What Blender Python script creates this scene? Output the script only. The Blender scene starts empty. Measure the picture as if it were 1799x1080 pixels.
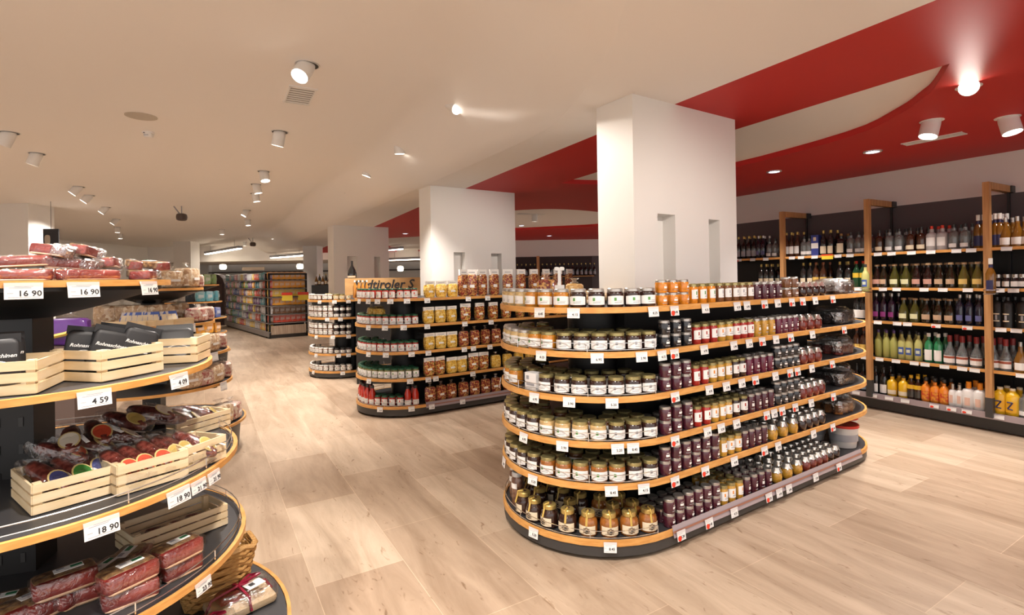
import bpy, math, random
from mathutils import Vector, Matrix
random.seed(7)
S = bpy.context.scene
COL = S.collection
PI = math.pi
# ------------------------------------------------------------------ camera
F = 905.0; TH = .016; H = 1.4
RV = (math.cos(TH), 0, -math.sin(TH)); UV = (math.sin(TH), 0, math.cos(TH))
cd = bpy.data.cameras.new('camera'); cam = bpy.data.objects.new('camera', cd); COL.objects.link(cam)
cd.sensor_fit = 'HORIZONTAL'; cd.sensor_width = 36; cd.lens = 36*F/1799
cd.shift_x = (900-899.5)/-1799; cd.shift_y = -(540-488)/1799; cd.clip_start = .05
cam.matrix_world = Matrix(((RV[0], UV[0], 0, 0), (0, 0, -1, 0), (RV[2], UV[2], 0, H), (0, 0, 0, 1)))
S.camera = cam
S.view_settings.view_transform = 'Standard'; S.view_settings.look = 'None'
S.view_settings.gamma = 1; S.view_settings.use_curve_mapping = False
S.view_settings.exposure = 1.35
# ------------------------------------------------------------------ ambient light of the open shop around
w = bpy.data.worlds.new('world'); S.world = w; w.use_nodes = True
w.node_tree.nodes['Background'].inputs[0].default_value = (1, .95, .92, 1)
w.node_tree.nodes['Background'].inputs[1].default_value = .52
SPOT_W = 105; WARM = (1, .92, .84)
S.cycles.use_denoising = True
S.cycles.max_bounces = 7; S.cycles.diffuse_bounces = 4; S.cycles.glossy_bounces = 3; S.cycles.transmission_bounces = 4
S.cycles.transparent_max_bounces = 8; S.cycles.caustics_reflective = False; S.cycles.caustics_refractive = False
S.cycles.sample_clamp_indirect = 4

# ------------------------------------------------------------------ helpers
def ray(px, py):
    a = (px-900)/F; b = (488-py)/F
    return (a*RV[0]+b*UV[0], 1., a*RV[2]+b*UV[2])
def P(px, py, z):
    d = ray(px, py); t = (z-H)/d[2]; return Vector((d[0]*t, t, z))
def PD(px, py, Y):
    d = ray(px, py); return Vector((d[0]*Y, Y, H+d[2]*Y))
def proj(x, y, z):
    X = x*RV[0]+(z-H)*RV[2]; V = x*UV[0]+(z-H)*UV[2]
    return 900+F*X/y, 488-F*V/y
def hit(px, py, A, d):
    rx = ray(px, py)[0]; return (rx*A[1]-A[0])/(d[0]-rx*d[1])
def rad(a): return a*PI/180

MATS = {}
def M(name, color=(.8, .8, .8), rough=.5, metal=0, coat=0, trans=0, alpha=1, emit=0, noise=None, bump=0, spec=.5):
    """noise: (scale, second colour, kind, stretch)"""
    if name in MATS: return MATS[name]
    m = bpy.data.materials.new(name); m.use_nodes = True; nt = m.node_tree; b = nt.nodes['Principled BSDF']
    b.inputs['Base Color'].default_value = (*color, 1); b.inputs['Roughness'].default_value = rough
    b.inputs['Metallic'].default_value = metal; b.inputs['Coat Weight'].default_value = coat; b.inputs['Coat Roughness'].default_value = .08
    b.inputs['Transmission Weight'].default_value = trans; b.inputs['Alpha'].default_value = alpha
    b.inputs['Specular IOR Level'].default_value = spec
    if emit:
        b.inputs['Emission Color'].default_value = (*color, 1); b.inputs['Emission Strength'].default_value = emit
    if noise:
        sc, c2, kind = noise[:3]; st = noise[3] if len(noise) > 3 else (1, 1, 1)
        tc = nt.nodes.new('ShaderNodeTexCoord'); mp = nt.nodes.new('ShaderNodeMapping'); mp.inputs['Scale'].default_value = st
        nt.links.new(tc.outputs['Object'], mp.inputs[0])
        if kind == 'v':
            t = nt.nodes.new('ShaderNodeTexVoronoi'); t.inputs['Scale'].default_value = sc; out = t.outputs['Color']
            sp = nt.nodes.new('ShaderNodeSeparateColor'); nt.links.new(out, sp.inputs[0]); out = sp.outputs[0]
        else:
            t = nt.nodes.new('ShaderNodeTexNoise'); t.inputs['Scale'].default_value = sc; t.inputs['Detail'].default_value = 5; out = t.outputs['Fac']
        nt.links.new(mp.outputs[0], t.inputs['Vector'])
        cr = nt.nodes.new('ShaderNodeValToRGB')
        lo, hi = (.25, .75) if kind == 'v' else (.38, .62)
        cr.color_ramp.elements[0].position = lo; cr.color_ramp.elements[1].position = hi
        cr.color_ramp.elements[0].color = (*color, 1); cr.color_ramp.elements[1].color = (*c2, 1)
        if len(noise) > 4:
            e = cr.color_ramp.elements.new(.5); e.color = (*noise[4], 1)
        nt.links.new(out, cr.inputs[0]); nt.links.new(cr.outputs[0], b.inputs['Base Color'])
        if bump:
            bp = nt.nodes.new('ShaderNodeBump'); bp.inputs['Strength'].default_value = bump; bp.inputs['Distance'].default_value = .01
            nt.links.new(out, bp.inputs['Height']); nt.links.new(bp.outputs[0], b.inputs['Normal'])
    MATS[name] = m
    return m

class MB:
    def __init__(s): s.v = []; s.f = []; s.m = []; s.mats = []
    def mi(s, mat):
        if mat not in s.mats: s.mats.append(mat)
        return s.mats.index(mat)
    def add(s, vs, fs, mat):
        n = len(s.v); i = s.mi(mat); s.v += [tuple(v) for v in vs]
        s.f += [tuple(n+k for k in f) for f in fs]; s.m += [i]*len(fs); return s
    def box(s, c, d, mat, rz=0, mtx=None, taper=1):
        x, y, z = (k/2 for k in d); vs = []
        for k in (-1, 1):
            t = taper if k > 0 else 1
            for a, b in ((-1, -1), (1, -1), (1, 1), (-1, 1)):
                X, Y = a*x*t, b*y*t
                vs.append(Vector((c[0]+X*math.cos(rz)-Y*math.sin(rz), c[1]+X*math.sin(rz)+Y*math.cos(rz), c[2]+k*z)))
        if mtx: vs = [mtx @ v for v in vs]
        return s.add(vs, [(0, 3, 2, 1), (4, 5, 6, 7), (0, 1, 5, 4), (1, 2, 6, 5), (2, 3, 7, 6), (3, 0, 4, 7)], mat)
    def lathe(s, prof, mat, seg=16, c=(0, 0, 0), sx=1, sy=1, mtx=None, rot=0, cap=True):
        vs = []; fs = []; n = len(prof)
        for i in range(seg):
            a = 2*PI*i/seg+rot
            for r, z in prof: vs.append(Vector((c[0]+r*math.cos(a)*sx, c[1]+r*math.sin(a)*sy, c[2]+z)))
        for i in range(seg):
            j = (i+1) % seg
            for k in range(n-1): fs.append((i*n+k, j*n+k, j*n+k+1, i*n+k+1))
        if cap: fs.append(tuple(i*n for i in reversed(range(seg)))); fs.append(tuple(i*n+n-1 for i in range(seg)))
        if mtx: vs = [mtx @ v for v in vs]
        return s.add(vs, fs, mat)
    def wrap(s, r, z0, z1, arc, mat, seg=8, arch=0, a0=-PI/2):
        vs = []
        for i in range(seg+1):
            t = i/seg*2-1; a = a0+t*arc/2
            vs += [(r*math.cos(a), r*math.sin(a), z0), (r*math.cos(a), r*math.sin(a), z1+arch*(1-t*t))]
        return s.add(vs, [(2*i, 2*i+2, 2*i+3, 2*i+1) for i in range(seg)], mat)
    def prism(s, poly, z0, z1, mat):
        n = len(poly); vs = [(x, y, z0) for x, y in poly]+[(x, y, z1) for x, y in poly]
        return s.add(vs, [tuple(reversed(range(n))), tuple(range(n, 2*n))]+[(i, (i+1) % n, n+(i+1) % n, n+i) for i in range(n)], mat)
    def band(s, path, z0, z1, th, mat, closed=False):
        """upright strip of thickness th along a plan path (outer line), inner offset to the left-hand normal"""
        n = len(path); inn = []
        for i, (x, y) in enumerate(path):
            a = path[(i-1) % n] if (closed or i) else path[i]; b = path[(i+1) % n] if (closed or i < n-1) else path[i]
            dx, dy = b[0]-a[0], b[1]-a[1]; l = math.hypot(dx, dy) or 1
            inn.append((x-dy/l*th, y+dx/l*th))
        vs = []
        for (x, y), (p, q) in zip(path, inn): vs += [(x, y, z0), (x, y, z1), (p, q, z1), (p, q, z0)]
        fs = []
        for i in range(n if closed else n-1):
            j = (i+1) % n
            for k in range(4): fs.append((4*i+k, 4*j+k, 4*j+(k+1) % 4, 4*i+(k+1) % 4))
        if not closed: fs += [(0, 1, 2, 3), (4*n-1, 4*n-2, 4*n-3, 4*n-4)]
        return s.add(vs, fs, mat)
    def tube(s, pts, r, mat, seg=5):
        pts = [Vector(p) for p in pts]; vs = []; n = len(pts)
        for i, p in enumerate(pts):
            d = (pts[min(i+1, n-1)]-pts[max(i-1, 0)]).normalized()
            a = d.cross(Vector((0, 0, 1)) if abs(d.z) < .9 else Vector((1, 0, 0))).normalized(); b = d.cross(a)
            for k in range(seg):
                t = 2*PI*k/seg; vs.append(p+a*r*math.cos(t)+b*r*math.sin(t))
        fs = [(i*seg+k, i*seg+(k+1) % seg, (i+1)*seg+(k+1) % seg, (i+1)*seg+k) for i in range(n-1) for k in range(seg)]
        fs += [tuple(reversed(range(seg))), tuple(range((n-1)*seg, n*seg))]
        return s.add(vs, fs, mat)
    def blob(s, c, d, mat, n=3, jit=0, mtx=None, sq=.6, seed=0):
        """rounded lump: superellipsoid with creases"""
        rnd = random.Random(seed); U, V = 4*n, 2*n; vs = []; e = sq
        f = lambda t, p: math.copysign(abs(t)**p, t)
        for j in range(V+1):
            b = -PI/2+PI*j/V
            for i in range(U):
                a = 2*PI*i/U; k = 1+jit*(rnd.random()-.5)
                vs.append(Vector((c[0]+d[0]/2*k*f(math.cos(b), e)*f(math.cos(a), e), c[1]+d[1]/2*k*f(math.cos(b), e)*f(math.sin(a), e), c[2]+d[2]/2*k*f(math.sin(b), e))))
        if mtx: vs = [mtx @ v for v in vs]
        fs = [(j*U+i, j*U+(i+1) % U, (j+1)*U+(i+1) % U, (j+1)*U+i) for j in range(V) for i in range(U)]
        return s.add(vs, fs, mat)
    def mesh(s, name, smooth=40):
        me = bpy.data.meshes.new(name); me.from_pydata(s.v, [], s.f)
        for m in s.mats: me.materials.append(m)
        me.polygons.foreach_set('material_index', s.m); me.update()
        if smooth:
            me.polygons.foreach_set('use_smooth', [True]*len(s.f))
            try: me.set_sharp_from_angle(angle=rad(smooth))
            except Exception: pass
        return me

def link(name, data, parent=None, loc=(0, 0, 0), rz=0):
    o = bpy.data.objects.new(name, data); COL.objects.link(o); o.location = loc; o.rotation_euler = (0, 0, rz)
    if parent: o.parent = parent
    return o
def tag(o, label, cat, group=None, kind=None):
    if label: o['label'] = label
    if cat: o['category'] = cat
    if group: o['group'] = group
    if kind: o['kind'] = kind
    return o
def struct(name, mb, **k):
    o = link(name, mb.mesh(name, **k)); o['kind'] = 'structure'; return o
KIND = {}
def reg(key, name, cat, body, parts=(), desc=None):
    """body: MB, parts: [(name, MB, label)]"""
    KIND[key] = (name, cat, body.mesh(name), [(n, mb.mesh(n), l) for n, mb, l in parts], desc or key)
ALL = []
def put(key, loc, rz, label, group=None, eul=None, scale=1):
    name, cat, me, parts, _ = KIND[key]
    o = link(name, me, None, loc, rz)
    if eul: o.rotation_euler = eul
    if scale != 1: o.scale = (scale,)*3 if not isinstance(scale, tuple) else scale
    tag(o, label, cat, group)
    for n, pm, l in parts:
        c = link(n, pm, o)
        if l: c['label'] = l
    ALL.append(o)
    return o
ORD = 'first second third fourth fifth sixth seventh eighth ninth tenth eleventh twelfth thirteenth fourteenth fifteenth sixteenth seventeenth eighteenth nineteenth twentieth'.split()
def nth(i):
    if i < 20: return ORD[i]
    if i < 29: return 'twenty '+ORD[i-20]
    return ['thirtieth', 'thirty first', 'thirty second', 'thirty third', 'thirty fourth', 'thirty fifth', 'thirty sixth', 'thirty seventh', 'thirty eighth', 'thirty ninth', 'fortieth', 'forty first', 'forty second'][min(i-29, 12)]
SH = ['top', 'second', 'third', 'fourth', 'fifth', 'bottom']
ROW = ['front', 'second', 'third', 'fourth']
TXT = {}
def text_mesh(s, size, mat, ext=.0004, font=None, shear=0):
    k = (s, size, mat.name)
    if k in TXT: return TXT[k]
    cu = bpy.data.curves.new('t', 'FONT'); cu.body = s; cu.size = size; cu.align_x = 'CENTER'; cu.align_y = 'CENTER'; cu.extrude = ext; cu.resolution_u = 2; cu.shear = shear; cu.offset = size*.018
    o = bpy.data.objects.new('t', cu); COL.objects.link(o); dg = bpy.context.evaluated_depsgraph_get()
    me = bpy.data.meshes.new_from_object(o.evaluated_get(dg)); bpy.data.objects.remove(o)
    me.materials.clear(); me.materials.append(mat)
    me.transform(Matrix.Rotation(PI/2, 4, 'X')); TXT[k] = me   # stands upright, reads from -Y
    return me

# ------------------------------------------------------------------ materials
white_wall = M('painted_white', (.80, .77, .73), .75)
ceil_m = M('painted_ceiling', (.87, .83, .79), .85)
red_m = M('painted_red', (.50, .018, .014), .6)
redside_m = M('painted_red_rim', (.55, .012, .012), .6)
dark_wall = M('painted_anthracite', (.105, .088, .09), .7)
black = M('black_metal', (.012, .011, .011), .45)
deck_m = M('grey_metal_deck', (.055, .055, .06), .45, .3)
plinth_m = M('plinth_grey', (.045, .043, .042), .45)
wood_e = M('beech_edge', (.72, .37, .11), .45, noise=(14, (.60, .28, .07), 'n', (1, 1, 6)))
post_m = M('beech_post', (.56, .30, .12), .5, noise=(8, (.45, .22, .08), 'n', (6, 6, .5)))
chrome = M('steel_wire', (.75, .75, .75), .25, 1)
paper = M('white_paper', (.85, .84, .82), .7)
paper2 = M('cream_paper', (.78, .68, .50), .7)
ink = M('black_ink', (.02, .02, .025), .6)
greyink = M('grey_ink', (.35, .35, .38), .6)
redink = M('red_ink', (.75, .05, .02), .5)
greenink = M('green_ink', (.10, .30, .08), .6)
goldlid = M('gold_lid', (.42, .36, .16), .32, .7)
silverlid = M('silver_lid', (.55, .52, .48), .3, .75)
greenlid = M('green_lid', (.02, .10, .05), .35)
darklid = M('dark_lid', (.03, .03, .03), .35)
whitelid = M('white_lid', (.85, .84, .8), .4)
crate_w = M('pale_crate_wood', (.72, .55, .32), .6, noise=(9, (.80, .64, .42), 'n', (1, 1, 5)))
def film_mat(name, fac, rough):
    m = bpy.data.materials.new(name); m.use_nodes = True; n_ = m.node_tree; n_.nodes.clear()
    o = n_.nodes.new('ShaderNodeOutputMaterial'); mx_ = n_.nodes.new('ShaderNodeMixShader'); t = n_.nodes.new('ShaderNodeBsdfTransparent'); g = n_.nodes.new('ShaderNodeBsdfGlossy')
    g.inputs['Roughness'].default_value = rough; mx_.inputs[0].default_value = fac; n_.links.new(t.outputs[0], mx_.inputs[1]); n_.links.new(g.outputs[0], mx_.inputs[2]); n_.links.new(mx_.outputs[0], o.inputs[0])
    tc_ = n_.nodes.new('ShaderNodeTexCoord'); no = n_.nodes.new('ShaderNodeTexNoise'); no.inputs['Scale'].default_value = 35; no.inputs['Distortion'].default_value = 1.5; b_ = n_.nodes.new('ShaderNodeBump'); b_.inputs['Strength'].default_value = .8; b_.inputs['Distance'].default_value = .01
    n_.links.new(tc_.outputs['Object'], no.inputs[0]); n_.links.new(no.outputs[0], b_.inputs['Height']); n_.links.new(b_.outputs[0], g.inputs['Normal'])
    return m
film = film_mat('clear_film', .22, .12); film2 = film_mat('clear_film_thin', .13, .10); film4 = film_mat('shrink_film', .42, .22); film3 = film_mat('crumpled_film', .42, .25)
trail = M('price_rail_plastic', (.36, .30, .32), .3, coat=.5)
C_ = dict(honey=(.60, .23, .02), amber=(.35, .12, .02), dark=(.035, .012, .008), cream=(.62, .42, .18), pale=(.70, .50, .22), purple=(.085, .015, .03), magenta=(.15, .015, .045),
          red=(.42, .02, .015), orange=(.80, .27, .015), brown=(.20, .075, .025), yellow=(.62, .33, .04), black=(.012, .012, .016), rose=(.22, .03, .02), olive=(.25, .22, .08))
def content(c): return M('jar_'+c, C_[c], .22, coat=.8, noise=(60, tuple(k*.72 for k in C_[c]), 'n'))

def jar(key, name, col, r, h, lid, lab, arch=.004, desc='', lidh=.016, mark=greenink, seg=16, labz=(.16, .58), neck=.88, text=None, printed=False, cat='jar', lidr=None):
    b = MB(); ms = content(col)
    b.lathe([(r*.9, 0), (r, .005), (r, h*.74), (r*.95, h*.80), (r*neck, h-lidh)], ms, seg)
    lr = lidr or r*(neck+.05)
    l = MB().lathe([(lr, h-lidh), (lr, h-.003), (lr-.003, h), (lr*.6, h-.0008)], lid, seg)
    p = MB(); z0, z1 = h*labz[0], h*labz[1]
    if printed:
        for k, (a, b_, w_) in enumerate(((.18, .22, 1.0), (.34, .5, .7), (.58, .61, .5))): p.wrap(r+.0006, h*a, h*b_, w_, paper if k else greyink, 5)
        parts = [('lid', l, None), ('printed_mark', p, None)]
    else:
        p.wrap(r+.0006, z0, z1, 2.5, lab, 9, arch)
        zc = (z0+z1)/2
        p.wrap(r+.0011, zc-.001, zc+(z1-z0)*.36, .28, mark, 3, a0=-PI/2-.25)
        p.wrap(r+.0011, z0+(z1-z0)*.22, z0+(z1-z0)*.30, .9, greyink, 4, a0=-PI/2+.1)
        p.wrap(r+.0011, z0+(z1-z0)*.42, z0+(z1-z0)*.47, .7, greyink, 4, a0=-PI/2+.3)
        parts = [('lid', l, None), ('paper_label', p, None)]
    reg(key, name, cat, b, parts, desc)
jar('honey_p', 'honey_jar', 'pale', .0415, .095, silverlid, paper, desc='pale honey jar with white label')
jar('honey_a', 'honey_jar', 'honey', .0415, .095, silverlid, paper, desc='amber honey jar with white label')
jar('jam_t', 'jam_jar', 'dark', .0415, .095, silverlid, paper, desc='dark jam jar with silver lid')
jar('jam_d', 'jam_jar', 'dark', .0415, .095, goldlid, paper, desc='dark jam jar with gold lid', mark=greyink)
jar('honey_g', 'honey_jar', 'honey', .0415, .095, goldlid, paper, desc='amber honey jar with gold lid')
jar('honey_c', 'creamed_honey_jar', 'cream', .0415, .095, goldlid, paper, desc='creamy honey jar with gold lid')
jar('preserve_b', 'preserve_jar', 'brown', .0415, .095, goldlid, paper, desc='brown gold-lidded jar')
jar('preserve_a', 'preserve_jar', 'amber', .0415, .095, goldlid, paper, desc='reddish gold-lidded jar')
jar('o_small', 'marmalade_jar', 'orange', .031, .066, silverlid, paper, printed=True, desc='small orange jar', lidh=.014)
jar('o_tall', 'fruit_spread_jar', 'orange', .027, .108, goldlid, paper, desc='tall white-labelled orange jar', labz=(.24, .68))
jar('b_tall', 'fruit_spread_jar', 'brown', .027, .108, goldlid, paper, desc='tall white-labelled brown jar', labz=(.24, .68), mark=greyink)
jar('y_tall', 'fruit_spread_jar', 'yellow', .027, .108, goldlid, paper, desc='tall white-labelled yellow jar', labz=(.24, .68), mark=content('orange'))
jar('r_tall', 'fruit_spread_jar', 'red', .027, .108, goldlid, paper, desc='tall white-labelled red jar', labz=(.24, .68), mark=content('red'))
jar('d_tall', 'fruit_spread_jar', 'dark', .027, .108, goldlid, paper, desc='tall white-labelled dark jar', labz=(.24, .68), mark=content('red'))
jar('p_tall', 'berry_jar', 'purple', .026, .108, silverlid, paper, printed=True, desc='tall purple printed jar')
jar('m_tall', 'berry_jar', 'magenta', .026, .108, silverlid, paper, printed=True, desc='tall wine-red printed jar')
jar('ye_tall', 'mustard_jar', 'yellow', .027, .108, silverlid, paper, printed=True, desc='tall mustard yellow jar')
jar('k_small', 'blackcurrant_jar', 'black', .031, .072, silverlid, paper, printed=True, desc='small silver-lidded black jar', lidh=.015)
jar('p_small', 'plum_jar', 'purple', .031, .072, silverlid, paper, printed=True, desc='small silver-lidded purple jar', lidh=.015)
jar('b_small', 'chutney_jar', 'brown', .031, .066, silverlid, paper, printed=True, desc='small silver-lidded brown jar', lidh=.014)
jar('g3', 'spread_jar', 'brown', .036, .085, whitelid, paper, desc='brown round-labelled jar', labz=(.2, .7), seg=12)
jar('g3d', 'spread_jar', 'dark', .036, .085, darklid, paper, desc='dark pale-labelled jar', labz=(.2, .6), seg=12)
jar('g3o', 'spread_jar', 'yellow', .036, .085, goldlid, paper2, desc='yellow cream-labelled jar', labz=(.2, .7), seg=12)
jar('sauce_r', 'sauce_jar', 'red', .033, .105, greenlid, paper, desc='red sauce jar with green lid', labz=(.12, .68), mark=redink, seg=12)
jar('sauce_g', 'sauce_jar', 'olive', .033, .105, greenlid, paper, desc='pale pesto jar with green lid', labz=(.12, .68), seg=12)
jar('sauce_d', 'antipasti_jar', 'dark', .033, .10, darklid, paper, desc='dark antipasti jar', labz=(.12, .5), seg=12)

# honey jar with ribbon over a gold lid
def ribbon_jar(key, col, desc):
    r, h = .0475, .118; b = MB()
    b.lathe([(r*.7, 0), (r*.92, .006), (r, .03), (r, h*.55), (r*.9, h*.7), (r*.62, h*.8), (r*.6, h-.02)], content(col), 12, rot=PI/12)
    l = MB().lathe([(r*.74, h-.022), (r*.74, h-.004), (r*.66, h), (r*.3, h+.001)], M('gold_bright', (.58, .42, .14), .3, .6), 16)
    l.lathe([(r*.28, h+.001), (r*.28, h+.0022), (r*.1, h+.0022)], M('brown_seal', (.10, .05, .03), .5), 12)
    p = MB(); p.wrap(r+.0008, .016, .058, 2.0, paper2, 8)
    for k in range(8):
        a = 2*PI*k/8; p.box((math.sin(a)*.013, -r-.0018, .037+math.cos(a)*.013), (.011, .0008, .004), M('brown_print', (.16, .10, .06), .6))
    p.box((.002, -r-.002, .037), (.013, .001, .008), ink)
    p.box((0, -r-.002, .027), (.012, .001, .003), ink)
    g = MB(); gm = M('gold_ribbon', (.62, .42, .10), .4)
    g.tube([(0, -.005, h+.003), (0, -r*.74, h+.002), (0, -r*.8, h-.02), (0, -r-.002, .06)], .0055, gm, 4)
    reg(key, 'beekeeper_honey_jar', 'jar', b, [('lid', l, None), ('paper_label', p, 'cream label with a dark emblem'), ('gold_ribbon', g, None)], desc)
ribbon_jar('rib_d', 'dark', 'dark honey jar with gold ribbon')
ribbon_jar('rib_a', 'amber', 'reddish honey jar with gold ribbon')
def foil_jar(key, col, desc):
    r, h = .034, .095; b = MB()
    b.lathe([(r*.7, 0), (r*.95, .008), (r*1.05, .035), (r*.95, .06), (r*.7, .074), (r*.66, h-.012)], content(col), 14)
    l = MB(); prof = [(r*1.0, h-.026), (r*.74, h-.008), (r*.68, h), (r*.3, h+.002)]
    seg = 18; vs = []
    for i in range(seg):
        a = 2*PI*i/seg; k = 1+.16*(i % 2)
        for j, (q, z) in enumerate(prof): vs.append(((q*(k if j == 0 else 1))*math.cos(a), (q*(k if j == 0 else 1))*math.sin(a), z-(.006*(i % 2) if j == 0 else 0)))
    l.add(vs, [(i*4+k, ((i+1) % seg)*4+k, ((i+1) % seg)*4+k+1, i*4+k+1) for i in range(seg) for k in range(3)]+[tuple(i*4+3 for i in range(seg))], M('silver_foil', (.75, .72, .66), .22, .8))
    reg(key, 'foil_topped_jar', 'jar', b, [('foil_cap', l, 'crinkled silver foil cap')], desc)
foil_jar('foil_y', 'yellow', 'yellow foil-capped jar')
foil_jar('foil_r', 'rose', 'red foil-capped jar')
foil_jar('foil_k', 'dark', 'dark foil-capped jar')
b = MB().lathe([(.03, 0), (.033, .005), (.033, .15), (.026, .165)], M('dragee', (.12, .05, .03), .3, coat=1, noise=(70, (.22, .11, .07), 'v')), 14)
l = MB().lathe([(.03, .165), (.031, .167), (.031, .185), (.028, .19), (.01, .191)], M('glass_lid', (.55, .55, .55), .1, coat=1), 14)
reg('tall_choc', 'dragee_jar', 'jar', b, [('lid', l, None), ('paper_label', MB().wrap(.0336, .10, .13, 2.2, paper, 6), None)], 'tall jar of chocolate pieces')

# bottles
def bottle(key, name, prof, glass, cap, labs, desc, r, capz, caph, capr=.013, seg=12, flat=1):
    b = MB().lathe([(q*r, z) for q, z in prof], glass, seg, sy=flat)
    parts = [('cap', MB().lathe([(capr, capz), (capr, capz+caph-.002), (capr*.8, capz+caph)], cap, 10), None)]
    if labs:
        for li, (z0, z1, m, arc, *rf) in enumerate(labs):
            l = MB().wrap(r*(rf[0] if rf else 1)+.0008+.0004*li, z0, z1, arc, m, 6); parts.append(('paper_label', l, None))
    reg(key, name, 'bottle', b, parts, desc)
def gl(n, c, r=.12): return M('glass_'+n, c, r, coat=.7)
WINE = [(.9, 0), (1, .006), (1, .15), (.85, .175), (.4, .2), (.32, .215), (.3, .27)]
SQ = [(.92, 0), (1, .006), (1, .14), (.9, .155), (.42, .17), (.4, .2)]
TALL = [(.9, 0), (1, .006), (1, .165), (.7, .195), (.38, .215), (.36, .25)]
DEC = [(.95, 0), (1, .01), (.95, .10), (.62, .145), (.36, .18), (.36, .215)]
kk = gl('black', (.012, .012, .012)); br = gl('brown', (.05, .018, .008)); clr = M('glass_clear', (.55, .58, .58), .05, trans=.75, coat=.5); grn = gl('green', (.015, .07, .03))
bottle('w_dark', 'spirit_bottle', WINE, kk, M('gold_foil', (.5, .36, .1), .35, .6), [(.03, .10, greyink, 2)], 'black bottle with gold neck', .036, .255, .03)
bottle('w_white', 'spirit_bottle', WINE, br, M('gold_foil', (.5, .36, .1), .35, .6), [(.035, .12, paper, 2.0)], 'amber bottle with round white label', .036, .255, .03)
bottle('w_clear', 'grappa_bottle', SQ, clr, darklid, [(.02, .055, paper, 1.6)], 'clear bottle with small white label', .040, .195, .035, seg=10)
bottle('w_brown', 'grappa_bottle', SQ, br, darklid, [(.02, .06, paper2, 1.8)], 'brown bottle with cream label', .040, .195, .035, seg=10)
bottle('w_square', 'liqueur_bottle', SQ, kk, M('wood_cap', (.35, .2, .06), .5), [(.02, .12, paper2, 1.8)], 'squat bottle with large cream label', .044, .195, .03)
bottle('w_pink', 'gin_bottle', SQ, M('frosted_silver', (.45, .43, .43), .35), redink, [(.04, .12, paper, 1.7)], 'silver bottle with red cap', .044, .195, .035)
bottle('w_blue', 'whisky_bottle', TALL, gl('amber', (.20, .085, .010)), whitelid, [(.02, .11, M('navy', (.03, .03, .10), .5), 1.4), (.215, .24, M('navy', (.03, .03, .10), .5), 5.5, .38)], 'amber bottle with blue label and white cap', .034, .245, .05, capr=.015)
bottle('w_amber', 'whisky_bottle', DEC, gl('amber', (.20, .085, .010)), silverlid, [(.02, .08, paper, 1.6)], 'golden decanter bottle with grey stopper', .045, .21, .045)
bottle('w_green', 'herb_liqueur_bottle', TALL, grn, redink, [(.10, .15, M('yellow_print', (.8, .55, .05), .5), 2)], 'green bottle with red cap', .035, .245, .03)
bottle('w_bitter', 'bitter_bottle', TALL, br, M('brown_cap', (.3, .09, .03), .4), [(.02, .11, M('yellow_label', (.75, .5, .12), .5), 2.4)], 'dark bottle with yellow label', .036, .245, .03)
bottle('w_gold', 'bitter_bottle', TALL, kk, M('gold_foil', (.5, .36, .1), .35, .6), [(.02, .10, paper2, 2)], 'black bottle with gold cap', .035, .24, .035)
for n_, gc, lc, d in (('dg', (0.012, 0.018, 0.006), (.62, .60, .42), 'dark green decanter with pale label'), ('dr', (0.0132, 0.006, 0.0048), (.55, .30, .24), 'dark decanter with red label'),
                      ('db', (0.012, 0.0084, 0.0036), (.50, .34, .22), 'dark decanter with brown label'), ('dy', (0.084, 0.066, 0.012), (.66, .46, .14), 'yellowish decanter with orange label'), ('dw', (0.054, 0.051, 0.009), (.66, .66, .40), 'yellow green decanter with pale label')):
    bottle(n_, 'fruit_brandy_bottle', DEC, gl(n_, gc), M('cork_cap', (.4, .26, .14), .5), [(.035, .082, M('lab'+n_, lc, .6), 1.5)], d, .045, .213, .02, capr=.022)
bottle('w_purple', 'syrup_bottle', TALL, gl('violet', (.012, .004, .014)), silverlid, [(.04, .09, M('violet_label', (.24, .03, .18), .5), 1.5)], 'purple bottle with violet label', .034, .245, .03)
bottle('w_navy', 'vodka_bottle', TALL, gl('navy', (.008, .008, .02)), silverlid, [(.04, .09, M('blue_label', (.12, .13, .30), .5), 1.4)], 'dark blue bottle with silver cap', .034, .245, .03)
bottle('w_black', 'cream_liqueur_bottle', [(1, 0), (1, .2), (.8, .215), (.4, .23)], M('matt_black', (.015, .013, .012), .4), darklid, [(.05, .06, paper2, 1.0), (.11, .12, paper2, 1.0), (.065, .105, greyink, .35)], 'black cylindrical bottle with ring emblem', .042, .23, .03)
bottle('w_lime', 'lemon_liqueur_bottle', TALL, M('frosted_lime', (.36, .36, .10), .4), M('violet_cap', (.10, .06, .2), .4), [], 'frosted yellow green bottle', .034, .245, .03)
bottle('w_oval', 'lemon_liqueur_bottle', TALL, M('frosted_lime2', (.48, .46, .16), .35), darklid, [(.05, .12, M('blue_oval', (.05, .10, .35), .5), 1.5), (.07, .10, M('pale_oval', (.6, .65, .5), .5), .9)], 'yellow bottle with blue oval label', .034, .245, .03)
bottle('w_mint', 'mint_liqueur_bottle', TALL, gl('mint', (.03, .22, .09)), whitelid, [(.02, .12, paper, 2)], 'green bottle with white label', .034, .24, .035, capr=.016)
bottle('w_grappa', 'grappa_flask', DEC, clr, M('maroon_cap', (.25, .02, .02), .4), [(.02, .085, paper, 2.2), (.06, .08, M('brick_label', (.35, .08, .04), .5), 2.2)], 'clear flask with maroon cap', .046, .21, .06, capr=.019)
bottle('w_small', 'stock_jar', [(.9, 0), (1, .005), (1, .07), (.7, .09)], kk, silverlid, [(.015, .06, paper, 1.6)], 'small dark jar with silver cap', .034, .09, .03, capr=.022)
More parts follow.
